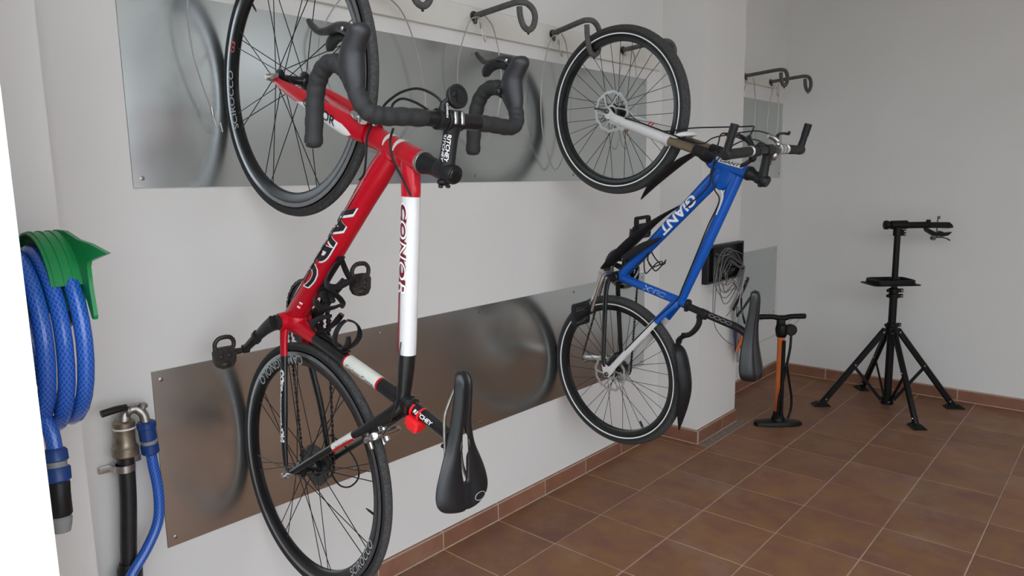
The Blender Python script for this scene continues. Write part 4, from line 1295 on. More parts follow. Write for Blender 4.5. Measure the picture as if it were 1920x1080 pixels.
# cranks, rings, pedals, chain
q = M(K)
q.lathe((425, 0, -10), (0, 1, 0), [(40, 17), (60, 17), (74, 19), (84, 19), (86, 14)], 20)
q.sweep([(425, 78, -10), (390, 84, -22), (330, 88, -43), (268, 90, -64)], [(17, 10), (14, 9), (12.5, 8), (13, 9)], 18, ref=(0, 1, 0), smooth=4)
q.build('crank_arm', m_alu, mtb)
q = M(K)
q.sweep([(425, -80, -10), (480, -84, 2), (540, -86, 12), (588, -86, 20)], [(18, 10), (14, 9), (12.5, 8), (14, 9)], 18, ref=(0, 1, 0), smooth=4)
for i in range(4):
    a = math.radians(20 + 90 * i)
    q.sweep([(425, -62, -10), (425 + 66 * math.cos(a), -54, -10 + 66 * math.sin(a))], [(14, 5), (9, 4)], 10, ref=(0, 1, 0))
q.build('crank_arm', m_wornblk, mtb)
q = M(K)
for R_, y_ in ((86, -54), (66, -46), (46, -40)):
    t = toothed(R_, int(R_ / 2.03), 4.5)
    ringplate(q, (425, 0, -10), t, [(a * .80, b * .80) for a, b in t], y_, y_ - 3)
q.build('chainring', m_darkmetal, mtb)
def flat_pedal(root, c, out):
    c = V(c); s = 1 if out > 0 else -1
    q = M(K)
    q.sweep([c + V(0, -s * 62, 0), c + V(0, s * 48, 0)], 8, 12)
    for x in (-38, 38):
        q.box(c + V(x, 0, 0), (9, 92, 24), bev=2)
        for k in range(9):
            q.box(c + V(x + math.copysign(5, x), -40 + k * 10, 0), (6, 5, 18), bev=1)
    for y in (-44, 44):
        q.box(c + V(0, y, 0), (76, 7, 22), bev=2)
    q.box(c, (30, 84, 20), bev=4)
    return q.build('pedal', m_blk, root)
flat_pedal(mtb, (264, 150, -68), 1)
flat_pedal(mtb, (592, -150, 24), -1)
chain_part(mtb, arc((425, -10), 84, 86, -108, 14) + [(40, -208)] + arc((4, -200), 18, -60, -250, 6) + [(2, -120)] + arc((26, -66), 16, -110, 40, 4) + arc((0, 0), 40, 210, 88, 8), -50)
q = M(K)
for cx_, cz_ in ((26, -66), (4, -200)):
    t = toothed(21, 11, 5); ringplate(q, (cx_, 0, cz_), t, [(a * .35, b * .35) for a, b in t], -47, -53)
q.sweep([(26, -44, -66), (20, -43, -110), (4, -44, -200)], [(13, 3), (9, 3), (13, 3)], 12, ref=(0, 1, 0), smooth=3)
q.sweep([(26, -57, -66), (20, -57, -110), (4, -57, -200)], [(13, 3), (9, 3), (13, 3)], 12, ref=(0, 1, 0), smooth=3)
q.sweep([(-2, -70, -4), (-6, -74, -24), (22, -70, -58)], [(12, 8), (14, 10), (11, 8)], 12, ref=(0, 1, 0), smooth=4)
q.build('rear_derailleur', m_alu, mtb)
q = M(K)
q.sweep([(400, -24, 70), (430, -40, 76), (470, -50, 60)], [(9, 8), (10, 7), (7, 4)], 12, smooth=4)
q.box((476, -48, 44), (74, 18, 13), X=(.75, 0, -.66), Z=(.66, 0, .75), bev=3)
q.build('front_derailleur', m_darkmetal, mtb)
# disc calipers
q = M(K)
q.box((1000, 44, 62), (48, 30, 30), X=(.35, 0, -.94), Z=(.94, 0, .35), bev=8)
q.box((1014, 56, 36), (60, 10, 14), X=(.35, 0, -.94), Z=(.94, 0, .35), bev=3)
q.build('brake_caliper', m_alu, mtb)
q = M(K)
q.box((74, 46, 34), (46, 32, 28), X=(.8, 0, .6), Z=(-.6, 0, .8), bev=8)
q.box((52, 58, 10), (70, 9, 12), X=(.8, 0, .6), Z=(-.6, 0, .8), bev=3)
q.build('brake_caliper', m_blk, mtb)
# wire bottle cage
q = M(K)
for s in (1, -1):
    q.sweep([(486, s * 10, 140), (455, s * 26, 152), (438, s * 34, 165), (458, s * 36, 188), (484, s * 30, 212), (488, s * 14, 222), (478, s * 4, 222)], 2.6, 8, smooth=5)
    q.sweep([(520, s * 8, 160), (490, s * 26, 168), (466, s * 34, 190), (470, s * 28, 206), (480, s * 10, 224)], 2.6, 8, smooth=5)
    q.sweep([(520, s * 8, 164), (480, s * 9, 124), (420, s * 10, 62)], 2.6, 8, smooth=3)
q.build('bottle_cage', m_blk, mtb)
# seatpost, clamp, saddle
q = M(K)
q.lathe(STb(326), (-.24, 0, .97), [(0, 18), (2, 21), (10, 21), (12, 18.5)], 22)
q.box(V(STb(332)) + V(-22, 0, -6), (12, 18, 14), bev=3)
q.build('seat_clamp', m_blk, mtb)
q = M(K)
q.sweep([(334, 0, 300), (322, 0, 341), (290, 0, 470), (276, 0, 528), (262, 0, 560), (246, 0, 578)], [14, 14, 14, 14.5, 14, 13], 22, ref=(0, 1, 0), smooth=3)
q.lathe((242, -20, 584), (0, 1, 0), [(0, 12), (2, 15), (38, 15), (40, 12)], 16)
bsp = q.build('seatpost', m_blk, mtb)
letters('seatpost_lettering', 'XXXX', .052, on_tube(V(300, 0, 430) * K, V(276, 0, 528) * K, .5, (1, 0, .3), .0145, phi0=.35), m_gprint, bsp, .010, fine=.006) if False else None
q = M(K)
for i in range(4):
    c0 = V(301, 0, 426) + V(-7, 0, 28) * (i * .85)
    f = on_tube(V(304, 0, 414) * K, V(276, 0, 528) * K, .2 + .2 * i, (1, 0, .25), .0146, phi0=.5)
    q.sweep([f(.011 * math.cos(t), .0055 * math.sin(t)) / K for t in [2 * PI * j / 14 for j in range(14)]], .7, 5, closed=True)
q.build('seatpost_marks', m_gprint, bsp)
q = M(K)
for s in (1, -1):
    q.sweep([(380, s * 8, 596), (340, s * 16, 588), (300, s * 22, 584), (210, s * 22, 584), (160, s * 28, 592), (118, s * 40, 616)], 3.6, 10, smooth=5)
q.build('saddle_rail', m_chrome, mtb)
saddle_part(mtb, [(418, 600, 6, 12), (412, 608, 18, 24), (385, 613, 23, 28), (330, 611, 25, 32), (280, 608, 32, 36), (230, 609, 44, 40), (180, 615, 58, 46), (140, 622, 66, 50), (112, 626, 64, 50), (96, 624, 48, 46), (88, 616, 26, 34), (84, 606, 8, 16)], thick=14)
def hose(pts, r, name, parent, smooth=1, n=18):
    q = M(); n1 = n + 1
    P = [V(p) for p in catmull([tuple(p) for p in pts], smooth)]
    rs = []; at = []; L = 0; N = None
    for i, p in enumerate(P):
        T = (P[min(i + 1, len(P) - 1)] - P[max(i - 1, 0)]).normalized()
        if N is None:
            a = V(0, 0, 1) if abs(T.z) < .9 else V(1, 0, 0); N = a
        N = (N - T * N.dot(T)).normalized(); B = T.cross(N)
        if i: L += (p - P[i - 1]).length
        rs.append([p + (N * math.cos(2 * PI * j / n) + B * math.sin(2 * PI * j / n)) * r for j in range(n1)])
        at += [(j / n, L / (2 * PI * r), 0) for j in range(n1)]
    q.rings(rs, 0, False, False, None, False)
    o = q.build(name, m_hose, parent)
    a = o.data.attributes.new('wrap', 'FLOAT_VECTOR', 'POINT')
    a.data.foreach_set('vector', [c for t in at for c in t])
    return o
def braid(m):
    nt = m.node_tree; b = nt.nodes['Principled BSDF']
    at = nt.nodes.new('ShaderNodeAttribute'); at.attribute_name = 'wrap'
    sx = nt.nodes.new('ShaderNodeSeparateXYZ'); nt.links.new(at.outputs['Vector'], sx.inputs[0])
    def mth(op, a, b_=None):
        n = nt.nodes.new('ShaderNodeMath'); n.operation = op
        for i, v in enumerate((a, b_)):
            if v is None: continue
            if isinstance(v, (int, float)): n.inputs[i].default_value = v
            else: nt.links.new(v, n.inputs[i])
        return n.outputs[0]
    u = mth('MULTIPLY', sx.outputs[0], 2 * PI * 11); v = mth('MULTIPLY', sx.outputs[1], 2 * PI * 7)
    s1 = mth('ABSOLUTE', mth('SINE', mth('MULTIPLY', mth('ADD', u, v), .5)))
    s2 = mth('ABSOLUTE', mth('SINE', mth('MULTIPLY', mth('SUBTRACT', u, v), .5)))
    k = mth('POWER', mth('MINIMUM', s1, s2), .6)
    cr = nt.nodes.new('ShaderNodeValToRGB')
    cr.color_ramp.elements[0].color = (0.055, 0.20, 0.62, 1); cr.color_ramp.elements[1].color = (0.010, 0.075, 0.42, 1)
    cr.color_ramp.elements[0].position = .15; cr.color_ramp.elements[1].position = .75
    nt.links.new(k, cr.inputs['Fac']); nt.links.new(cr.outputs['Color'], b.inputs['Base Color'])
braid(m_hose)
# ------------------------------------------------------------------ hose on its green bracket, inside the doorway
br = empty('hose_bracket', (.44, YF, 1.184))
tag(br, 'green plastic hose bracket with pointed lip above the blue hose coil', 'bracket')
bo = V(.44, YF, 1.184)
AC = V(.430, 0, 1.214)
def arch(q, r, th, y0, y1, a0=0, a1=180, n=20):
    rs = []
    for i in range(n + 1):
        a = math.radians(a0 + (a1 - a0) * i / n); d = V(math.cos(a), 0, math.sin(a))
        rs.append([AC + d * r + V(0, y0, 0) - bo, AC + d * r + V(0, y1, 0) - bo, AC + d * (r - th) + V(0, y1, 0) - bo, AC + d * (r - th) + V(0, y0, 0) - bo])
    q.rings(rs)
q = M(); arch(q, .080, .004, YF, -1.31, -15, 195)
q.box((-.01, .003, .02), (.16, .006, .20), bev=.002)
q.build('saddle', m_green, br)
q = M(); arch(q, .119, .004, -1.360, -1.308, 14, 166)
q.build('hood', m_green, br)
q = M()
for y in (-1.353, -1.338, -1.323): arch(q, .1208, .002, y - .0015, y + .0015, 14, 166)
q.build('rib', m_green, br)
q = M()
poly = [(.335, 1.215), (.335, 1.295), (.370, 1.325), (.42, 1.335), (.475, 1.334), (.537, 1.321), (.60, 1.316), (.674, 1.304), (.62, 1.293), (.582, 1.285), (.575, 1.275), (.576, 1.24), (.584, 1.19), (.580, 1.183), (.572, 1.185), (.556, 1.215), (.54, 1.235), (.52, 1.19), (.43, 1.15), (.36, 1.17)]
q.rings([[V(a, y, b) - bo for a, b in poly] for y in (-1.311, -1.304)])
q.build('lip', m_green, br)

hz = empty('garden_hose', (.43, -1.38, .99))
ho = V(.43, -1.38, .99)
tag(hz, 'coiled blue braided garden hose hanging from the green bracket', 'hose')
pts = []
NL = 5
ys = [-1.326, -1.355, -1.384, -1.414]
for k in range(NL * 28 + 8):
    t = k / 28.0
    L_ = min(int(t), 3); f = t - int(t)
    y = ys[min(L_, 3)] + (ys[min(L_ + 1, 3)] - ys[min(L_, 3)]) * max(0, (f - .55) / .45)
    if t >= 4: y = -1.43 + .02 * math.sin(t * 3); 
    a = PI / 2 - 2 * PI * f
    top = .150 if t < 3 else .162
    rx = (.143, .140, .144, .138, .12)[min(int(t), 4)] + .004 * math.sin(5 * t)
    cz = 1.147
    bot = (.168, .176, .166, .172, .15)[min(int(t), 4)]
    z = cz + (top if math.sin(a) > 0 else bot) * math.sin(a)
    pts.append((.424 + rx * math.cos(a) - ho.x, y - ho.y, z - ho.z))
hose(pts, .0135, 'hose_coil', hz)
hose([V(.49, -1.392, 1.03) - ho, V(.51, -1.386, 1.01) - ho, V(.525, -1.380, .985) - ho, V(.532, -1.379, .95) - ho], .0125, 'hose_end', hz, 5)
c0 = V(.533, -1.379, .953) - ho; dn_ = V(.024, -.010, -.15).normalized()
q = M(); q.lathe(c0, dn_, [(-.004, .015), (0, .0185), (.017, .0195), (.019, .017)], 20, 0)
q.lathe(c0, dn_, [(.019, .0165), (.029, .0165)], 20, 1)
q.lathe(c0, dn_, [(.029, .0195), (.031, .021), (.052, .021), (.055, .018)], 20, 0)
q.build('hose_connector', [m_connblue, m_gray], hz)
q = M(); q.lathe(c0, dn_, [(.055, .017), (.058, .0185), (.075, .0178), (.112, .0185), (.116, .016)], 20)
nz_ = q.build('hose_nozzle', m_blk, hz)
q = M(); q.lathe(c0, dn_, [(.116, .015), (.120, .0175), (.132, .016), (.144, .013), (.146, .006)], 18)
q.build('nozzle_tip', m_gray, nz_)

# standpipe and tap on the wall
tp = empty('wall_tap', (.045, -1.10, 0))
to = V(.045, -1.10, 0)
tag(tp, 'black water pipe clamped to the wall with a small black lever tap', 'tap')
q = M(); q.sweep([V(.045, -1.132, .0) - to, V(.045, -1.128, .25) - to, V(.045, -1.122, .45) - to, V(.045, -1.108, .62) - to, V(.045, -1.103, .76) - to], .0195, 20, smooth=4)
q.build('pipe', m_pipe, tp)
q = M(); q.lathe(V(.045, -1.123, .405) - to, (0, .05, 1), [(-.03, .026), (-.01, .030), (.03, .030), (.045, .024)], 20)
q.build('pipe_coupling', m_pipe, tp)
q = M(); q.lathe(V(.045, -1.103, .745) - to, (0, .03, 1), [(-.012, .026), (-.008, .031), (.012, .031), (.018, .026), (.030, .0245), (.055, .0245), (.062, .026), (.078, .026), (.082, .020)], 24)
q.build('brass_fitting', m_brass, tp)
q = M(); q.lathe(V(.045, -1.101, .806) - to, (0, .03, 1), [(0, .0268), (.004, .0268)], 24)
q.build('sealing_tape', m_wprint, tp)
q = M()
q.sweep([V(.045, -1.100, .822) - to, V(.045, -1.096, .842) - to, V(.050, -1.080, .852) - to, V(.055, -1.066, .848) - to, V(.060, -1.057, .832) - to, V(.062, -1.055, .815) - to], [.017, .015, .011, .012, .011, .0115], 16, smooth=4)
q.lathe(V(.052, -1.084, .851) - to, (0, 1, -.1), [(-.014, .014), (-.012, .0165), (-.006, .0165), (-.004, .013)], 16)
q.lathe(V(.058, -1.060, .842) - to, (.2, .2, 1), [(0, .008), (.012, .0075), (.014, .011), (.020, .011), (.024, .006)], 14)
q.build('tap_body', m_zinc, tp)
q = M(); q.sweep([V(.060, -1.060, .866) - to, V(.065, -1.085, .871) - to, V(.070, -1.105, .866) - to], [(.0018, .006)] * 3, 8, ref=(1, 0, 0), smooth=3)
lv = q.build('lever_arm', m_alu, tp)
q = M(); q.sweep([V(.070, -1.100, .866) - to, V(.072, -1.126, .867) - to, V(.073, -1.158, .864) - to], [(.0085, .010), (.009, .011), (.009, .010)], 12, ref=(1, 0, 0), smooth=3)
q.build('lever_grip', m_blk, tp)
q = M()
q.revolve(V(.045, -1.108, .705) - to, (0, .02, 1), [(-.009, .0215), (.009, .0215), (.009, .0240), (-.009, .0240)], 28)
for s in (1, -1):
    q.box(V(.012, -1.108 + s * .037, .705 + s * .004) - to, (.004, .028, .018), bev=.001)
    q.box(V(.028, -1.108 + s * .0245, .705 + s * .002) - to, (.034, .003, .018))
q.build('pipe_clamp', m_alu, tp)

sh = empty('supply_hose', (.062, -1.05, .72)); so = V(.062, -1.05, .72)
tag(sh, 'blue hose with dark blue coupling running down from the tap', 'hose')
hose([V(*p) - so for p in [(.062, -1.0495, .745), (.062, -1.047, .70), (.064, -1.041, .62), (.068, -1.050, .545), (.074, -1.085, .485), (.084, -1.135, .43), (.11, -1.19, .36), (.20, -1.20, .20), (.34, -1.19, .06), (.46, -1.22, .0145), (.62, -1.31, .0145), (.70, -1.41, .0145)]], .0132, 'hose_length', sh, 8)
q = M(); cc = V(.062, -1.0545, .815) - so; dd = V(.0, .055, -1).normalized()
q.lathe(cc, dd, [(0, .0195), (.003, .0225), (.016, .0225), (.018, .0205), (.048, .0205), (.050, .0185)], 24, 0)
q.lathe(cc, dd, [(.050, .018), (.060, .018)], 24, 1)
q.lathe(cc, dd, [(.060, .0195), (.062, .0215), (.084, .0215), (.088, .017)], 24, 0)
q.build('hose_connector', [m_connblue, m_gray], sh)

# ------------------------------------------------------------------ black box on the pillar, spare cables and tools hung under it
bx = empty('wall_box', (PX, 1.872, .860))
tag(bx, 'black open box fixed to the pillar behind the coiled grey cables', 'box')
q = M(); W_, H_, D_ = .436, .198, .034
q.box((.002, 0, H_ / 2), (.004, W_, H_))
for y in (-W_ / 2 + .006, W_ / 2 - .006): q.box((D_ / 2, y, H_ / 2), (D_, .012, H_), bev=.002)
for z in (.006, H_ - .006): q.box((D_ / 2, 0, z), (D_, W_ - .024, .012), bev=.002)
q.build('casing', m_blk, bx)
q = M(); q.box((.012, -.13, H_ / 2), (.018, .006, H_ - .024)); q.box((.010, .05, .06), (.014, .20, .05), bev=.004)
q.build('inner_tray', m_blkgloss, bx)

hk = V(.285, 2.045, .915)
cb = empty('cable_bundle', hk)
tag(cb, 'tangle of grey steel cables looped in front of the black box', 'cable bundle', None)
q = M(); q.lathe(V(PX, 2.03, .915) - hk, (1, 0, 0), [(0, .016), (.004, .016), (.005, .006), (.055, .006), (.056, .011), (.062, .011)], 12)
q.build('peg', m_blk, cb)
rnd = random.Random(5)
for k, (yl, zl, zt) in enumerate([(1.72, .84, 1.02), (1.73, .80, 1.035), (1.71, .77, 1.00), (1.75, .74, 1.03), (1.76, .80, .99), (1.78, .86, .97), (1.80, .84, .96)]):
    q = M(); x = .281 + .004 * k
    pth = [(x, 2.04, .918), (x + .004, 1.97, .865 - .012 * k), (x + .006, 1.87, zl + .012), (x + .006, 1.80, zl + .005), (x + .004, yl + .01, zl + .06), (x, yl, (zl + zt) / 2), (x, yl + .05, zt - .02), (x, 1.87, zt), (x, 1.97, zt - .04), (x - .002, 2.04, .925)]
    q.sweep([V(*p) - hk for p in pth], .0024, 6, smooth=6)
    q.build('cable_loop', m_cable2, cb)
for pth in ([(.29, 1.70, 1.0), (.29, 1.69, .86), (.285, 1.70, .72), (.28, 1.74, .63), (.28, 1.82, .56), (.28, 1.93, .50), (.285, 2.03, .46)],
            [(.295, 2.03, .90), (.30, 1.98, .80), (.295, 1.92, .71), (.28, 1.87, .66)],
            [(.29, 1.735, .95), (.29, 1.715, .80), (.285, 1.715, .66)],
            [(.29, 1.70, 1.02), (.292, 1.80, 1.0), (.30, 1.90, 1.02), (.29, 2.03, .99)]):
    q = M(); q.sweep([V(*p) - hk for p in pth], .0022, 6, smooth=6); q.build('cable_loop', m_cable2, cb)

def tool(name, label, pts, prof, m, extra=None):
    P0 = V(*pts[0])
    r = empty(name, P0); tag(r, label, 'tool', 'small tools hung below the black box')
    q = M(); q.sweep([V(*p) - P0 for p in pts], prof, 10, ref=(1, .3, 0), smooth=4); q.build('tool_body', m, r)
    q = M(); q.sweep([V(.287, 2.045, .905) - hk, V(.292, 2.05, .84) - hk, P0 + V(0, 0, .004) - hk], .0014, 5, smooth=4); q.build('hanging_cord', m_cable, cb)
    if extra:
        q = M(); extra(q, P0); q.build('tool_head', m, r)
    return r
tool('folding_tool', 'black folding tool hung slanting up behind the cords, highest of the hung tools', [(.27, 2.165, .835), (.27, 2.10, .77), (.27, 2.02, .71), (.27, 1.985, .685)], [(.018, .009), (.011, .008), (.011, .008), (.017, .009)], m_blk)
tool('tyre_lever', 'long black lever hung crosswise over the other black tools', [(.30, 2.20, .755), (.30, 2.11, .715), (.30, 2.03, .675), (.30, 1.97, .655)], [(.016, .006), (.014, .006), (.010, .005), (.013, .006)], m_blkgloss)
tool('hand_wrench', 'thin black wrench hung pointing down toward the blue bike saddle', [(.275, 2.075, .735), (.275, 2.085, .66), (.275, 2.13, .585)], [(.014, .006), (.007, .005), (.015, .006)], m_blk)
def jaws(q, P0):
    q.sweep([V(.30, 2.03, .50) - P0, V(.30, 1.98, .46) - P0, V(.30, 1.96, .44) - P0], [(.012, .006), (.009, .005), (.004, .003)], 8, smooth=3)
    q.sweep([V(.30, 2.05, .50) - P0, V(.30, 2.075, .44) - P0, V(.30, 2.06, .40) - P0], [(.012, .006), (.009, .005), (.004, .003)], 8, smooth=3)
tool('pliers', 'small orange handled pliers hung behind the blue bike saddle', [(.30, 2.03, .56), (.30, 2.035, .52), (.30, 2.04, .47), (.30, 2.05, .43)], [(.010, .008), (.022, .010), (.024, .011), (.012, .008)], m_orange, jaws)
tool('plastic_sleeve', 'cloudy plastic tool sleeve hung beside the orange pliers', [(.275, 2.03, .69), (.275, 2.03, .60), (.275, 2.04, .50), (.275, 2.05, .37)], [(.018, .008), (.026, .009), (.028, .009), (.014, .006)], m_clear)
tool('screwdriver', 'navy handled screwdriver hung just left of the orange pliers', [(.285, 1.985, .60), (.285, 1.985, .55), (.285, 1.988, .50), (.285, 1.99, .44)], [(.010, .009), (.012, .011), (.008, .007), (.003, .003)], m_navy)

wr_ = empty('loose_wire', (.012, 2.30, .43))
wo = V(.012, 2.30, .43)
tag(wr_, 'thin grey wire running across the wall behind the floor pump', 'wire')
q = M(); q.sweep([V(*p) - wo for p in [(.27, 2.09, .42), (.24, 2.20, .40), (.22, 2.45, .395), (.22, 2.75, .40), (.24, 3.02, .43), (.25, 3.06, .455), (.24, 3.0, .47), (.22, 2.90, .44), (.20, 2.80, .42)]], .0022, 6, smooth=6)
q.build('wire', m_cable, wr_)

# ------------------------------------------------------------------ floor pump
PC = V(.462, 2.195, 0)
hu = V(.75, .66, 0).normalized(); hw_ = V(.66, -.75, 0).normalized()
pump = empty('floor_pump', PC)
tag(pump, 'orange and black floor pump standing by the corner of the pillar', 'pump')
def pp(u, w, z): return hu * u + hw_ * w + V(0, 0, z)
q = M()
foot = [(-.135, -.012), (-.125, -.030), (-.06, -.046), (0, -.052), (.06, -.046), (.115, -.034), (.135, -.010), (.135, .010), (.115, .034), (.06, .046), (0, .052), (-.06, .046), (-.125, .030), (-.135, .012)]
def fz(a, h): return h * (1 - .55 * abs(a) / .135)
q.rings([[pp(a, b, 0) for a, b in foot], [pp(a, b, .010) for a, b in foot], [pp(a * .97, b * .86, .012 + fz(a, .014)) for a, b in foot], [pp(a * .3, b * .45, .030) for a, b in foot]])
q.lathe((0, 0, .02), (0, 0, 1), [(0, .040), (.02, .036), (.035, .030), (.055, .027), (.06, .024)], 24)
q.build('foot_plate', m_standblk, pump)
q = M(); q.lathe((0, 0, .06), (0, 0, 1), [(0, .0205), (.47, .0205)], 26)
q.build('barrel', m_orange, pump)
q = M()
q.lathe((0, 0, .515), (0, 0, 1), [(0, .025), (.012, .030), (.045, .034), (.07, .028), (.075, .014)], 24)
q.box(pp(-.004, 0, .595), (.045, .032, .05), X=hu, Y=hw_, bev=.008)
q.lathe(pp(.046, .018, .558), hw_, [(-.022, .027), (-.018, .032), (.010, .032), (.014, .027)], 24)
q.build('pump_head', m_standblk, pump)
q = M(); q.lathe(pp(.046, .018, .558) + hw_ * .0145, hw_, [(0, .025), (.001, .025)], 20); q.build('gauge_dial', m_blkgloss, pump)
q = M(); q.lathe((0, 0, .585), (0, 0, 1), [(0, .008), (.04, .008)], 14); q.build('piston_rod', m_chrome, pump)
q = M(); q.sweep([pp(-.132, 0, .632), pp(-.12, 0, .632), pp(-.05, 0, .631), pp(-.02, 0, .624), (pp(0, 0, .622)), pp(.02, 0, .624), pp(.05, 0, .631), pp(.12, 0, .632), pp(.132, 0, .632)], [.012, .015, .0145, .016, .018, .016, .0145, .015, .012], 18, smooth=3)
q.build('pump_handle', m_standblk, pump)
q = M()
q.sweep([pp(.048, .02, .53), pp(.040, .034, .46), pp(.022, .040, .36), pp(.002, .040, .25), pp(-.014, .040, .15), pp(-.016, .038, .08), pp(-.012, .040, .05)], .0072, 12, smooth=6)
q.sweep([pp(.004, .036, .50), pp(.004, .034, .40), pp(.004, .034, .25), pp(.004, .034, .06)], .010, 12, smooth=3)
q.sweep([pp(.024, .038, .36), pp(.044, .030, .26), pp(.064, .02, .17), pp(.064, .02, .10), pp(.045, .03, .045)], .0068, 12, smooth=6)
q.build('pump_hose', m_standblk, pump)

# ------------------------------------------------------------------ repair stand
SC_ = V(.852, 2.923, 0)
st = empty('repair_stand', SC_)
tag(st, 'black four-legged bicycle repair stand with clamp arm in the back corner', 'repair stand')
au = V(.746, .665, 0).normalized(); aw = V(.665, -.746, 0).normalized()
def sp_(u, w, z): return au * u + aw * w + V(0, 0, z)
q = M(); q.lathe((0, 0, .018), (0, 0, 1), [(0, .022), (.70, .022)], 22)
q.lathe((0, 0, .018), (0, 0, 1), [(0, .020), (.002, .036), (.040, .036), (.048, .028)], 20)
q.build('lower_tube', m_standblk, st)
q = M(); q.lathe((0, 0, .60), (0, 0, 1), [(0, .0175), (.50, .0175)], 20); q.build('upper_tube', m_standblk, st)
q = M()
q.lathe((0, 0, .45), (0, 0, 1), [(0, .030), (.004, .034), (.05, .034), (.056, .028)], 22)
q.build('leg_hub', m_standblk, st)
for z, nm in ((.512, 0), (.690, 1), (.722, 2)):
    q = M(); q.lathe((0, 0, z), (0, 0, 1), [(-.014, .026), (-.012, .0285), (.012, .0285), (.014, .026)], 20)
    q.box(sp_(.038, 0, z), (.030, .018, .022), X=au, Y=aw, bev=.002)
    q.box(sp_(-.034, 0, z), (.018, .014, .018), X=au, Y=aw, bev=.003)
    cl_ = q.build('tube_clamp', m_standblk, st)
    q = M(); q.lathe(sp_(.042, .009, z), aw, [(0, .005), (.003, .005)], 10); q.build('bolt', m_chrome, cl_)
for fx, fy in ((.530, 2.700), (.625, 3.222), (1.172, 3.150), (1.082, 2.622)):
    f = V(fx, fy, 0) - SC_; L_ = f.length; d = f / L_; w = V(-d.y, d.x, 0)
    q = M()
    A = d * .040 + V(0, 0, .478); B = d * (L_ - .015) + V(0, 0, .020)
    n = (B - A).normalized()
    c = (A + B) / 2
    q.box(c, ((B - A).length + .02, .024, .034), X=n, Y=w, Z=n.cross(w), bev=.004)
    lg = q.build('leg', m_standblk, st)
    q = M(); q.rings([[d * (L_ + a) + w * b + V(0, 0, z) for a, b in k] for k, z in (([(-.055, -.030), (.045, -.036), (.045, .036), (-.055, .030)], 0.0), ([(-.055, -.030), (.045, -.036), (.045, .036), (-.055, .030)], .005), ([(-.030, -.016), (.020, -.016), (.020, .016), (-.030, .016)], .024))])
    q.build('leg_foot', m_standblk, lg)
    q = M()
    for p in (A.lerp(B, .95), A.lerp(B, .47), A.lerp(B, .02)):
        for s in (1, -1): q.lathe(p + w * s * .012, w * s, [(0, .0052), (.003, .0045)], 8)
    q.build('rivet', m_chrome, lg, stuff=True)
    q = M(); m0 = A.lerp(B, .48) - V(0, 0, .008); m1 = d * .035 + V(0, 0, .040)
    nn = (m1 - m0).normalized()
    q.box((m0 + m1) / 2, ((m1 - m0).length, .006, .018), X=nn, Y=w, Z=nn.cross(w))
    q.build('brace', m_standblk, st)
    q = M()
    for s in (1, -1): q.lathe(m1 + w * s * .004, w * s, [(0, .0045), (.003, .004)], 8)
    q.build('rivet', m_chrome, st, stuff=True)
# tray
q = M()
def rrect(hx, hy, r, n=5):
    o = []
    for cx_, cy_, a0 in ((hx - r, hy - r, 0), (-hx + r, hy - r, 90), (-hx + r, -hy + r, 180), (hx - r, -hy + r, 270)):
        for i in range(n + 1):
            a = math.radians(a0 + 90 * i / n); o.append((cx_ + r * math.cos(a), cy_ + r * math.sin(a)))
    return o
R1 = rrect(.115, .085, .03); R0_ = rrect(.140, .100, .03)
q.rings([[sp_(a - .025, b, .768) for a, b in R1], [sp_(a - .025, b, .792) for a, b in R1], [sp_(a - .025, b, .795) for a, b in rrect(.108, .078, .03)], [sp_(a - .025, b, .774) for a, b in rrect(.104, .074, .03)]])
q.rings([[sp_(a - .025, b, .762) for a, b in R0_], [sp_(a - .025, b, .767) for a, b in R0_], [sp_(a - .025, b, .769) for a, b in rrect(.13, .09, .03)]])
q.lathe((0, 0, .75), (0, 0, 1), [(0, .026), (.05, .026)], 18)
q.build('tool_tray', m_standblk, st)
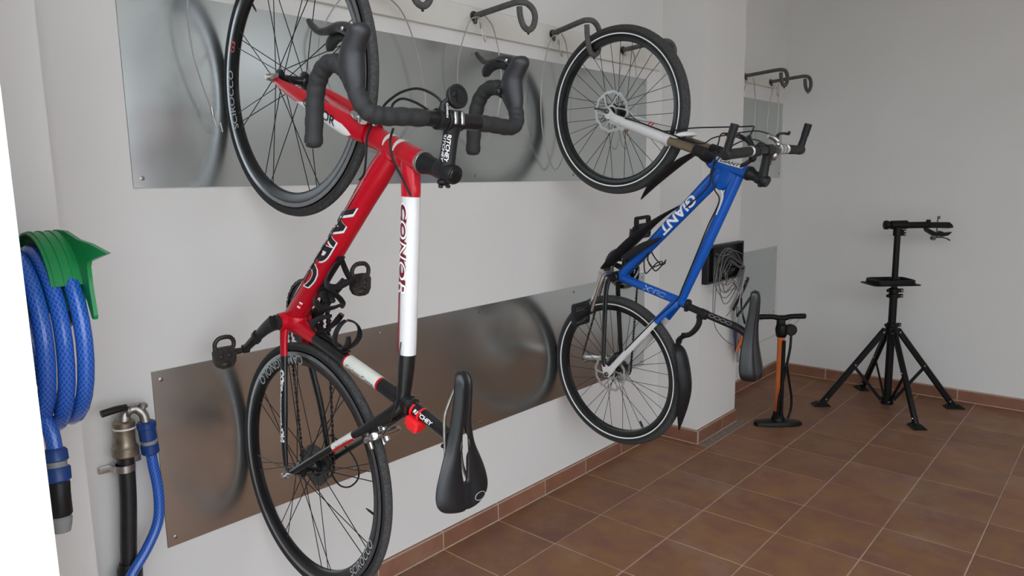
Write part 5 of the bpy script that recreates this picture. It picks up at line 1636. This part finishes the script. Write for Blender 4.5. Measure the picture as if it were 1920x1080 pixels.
# clamp head
q = M()
q.lathe((0, 0, 1.05), (0, 0, 1), [(0, .022), (.002, .025), (.05, .025)], 20)
q.box(sp_(.034, 0, 1.068), (.022, .020, .036), X=au, Y=aw, bev=.002)
q.lathe(sp_(-.045, 0, 1.115), au, [(0, .022), (.004, .026), (.095, .026), (.10, .022)], 22)
q.lathe(sp_(-.082, 0, 1.115), au, [(0, .020), (.004, .027), (.022, .027), (.028, .014), (.04, .014)], 10)
q.build('clamp_head', m_standblk, st)
q = M()
for z in (1.060, 1.076): q.lathe(sp_(.036, .010, z), aw, [(0, .004), (.003, .004)], 8)
q.build('bolt', m_chrome, st, stuff=True)
q = M(); q.lathe(sp_(.04, 0, 1.112), au, [(0, .0195), (.14, .0195)], 20); q.build('clamp_arm', m_standblk, st)
q = M()
q.rings([[sp_(u, w, z) for u, z in [(.160, 1.092), (.160, 1.128), (.295, 1.126), (.312, 1.112), (.320, 1.095), (.295, 1.090), (.20, 1.094)]] for w in (-.016, .016)])
q.box(sp_(.178, 0, 1.134), (.022, .016, .018), X=au, Y=aw, bev=.002)
q.build('upper_jaw', m_standblk, st)
q = M()
q.rings([[sp_(u, w, z) for u, z in [(.158, 1.092), (.172, 1.092), (.225, 1.066), (.25, 1.074), (.275, 1.064), (.315, 1.068), (.295, 1.048), (.26, 1.042), (.21, 1.046), (.165, 1.074)]] for w in (-.014, .014)])
q.build('lower_jaw', m_standblk, st)
q = M()
q.lathe(sp_(.232, 0, 1.035), (0, 0, 1), [(0, .004), (.11, .004)], 8)
q.lathe(sp_(.238, 0, 1.145), (0, 0, 1), [(0, .006), (.008, .009), (.018, .006)], 10)
q.lathe(sp_(.212, -.012, 1.032), aw, [(0, .012), (.024, .012)], 12)
q.sweep([sp_(.214, 0, 1.036), sp_(.26, 0, 1.036), sp_(.29, 0, 1.030), sp_(.312, 0, 1.018)], [(.004, .010), (.004, .010), (.004, .011), (.004, .008)], 8, ref=tuple(aw), smooth=4)
q.build('clamp_lever', m_darkmetal, st)
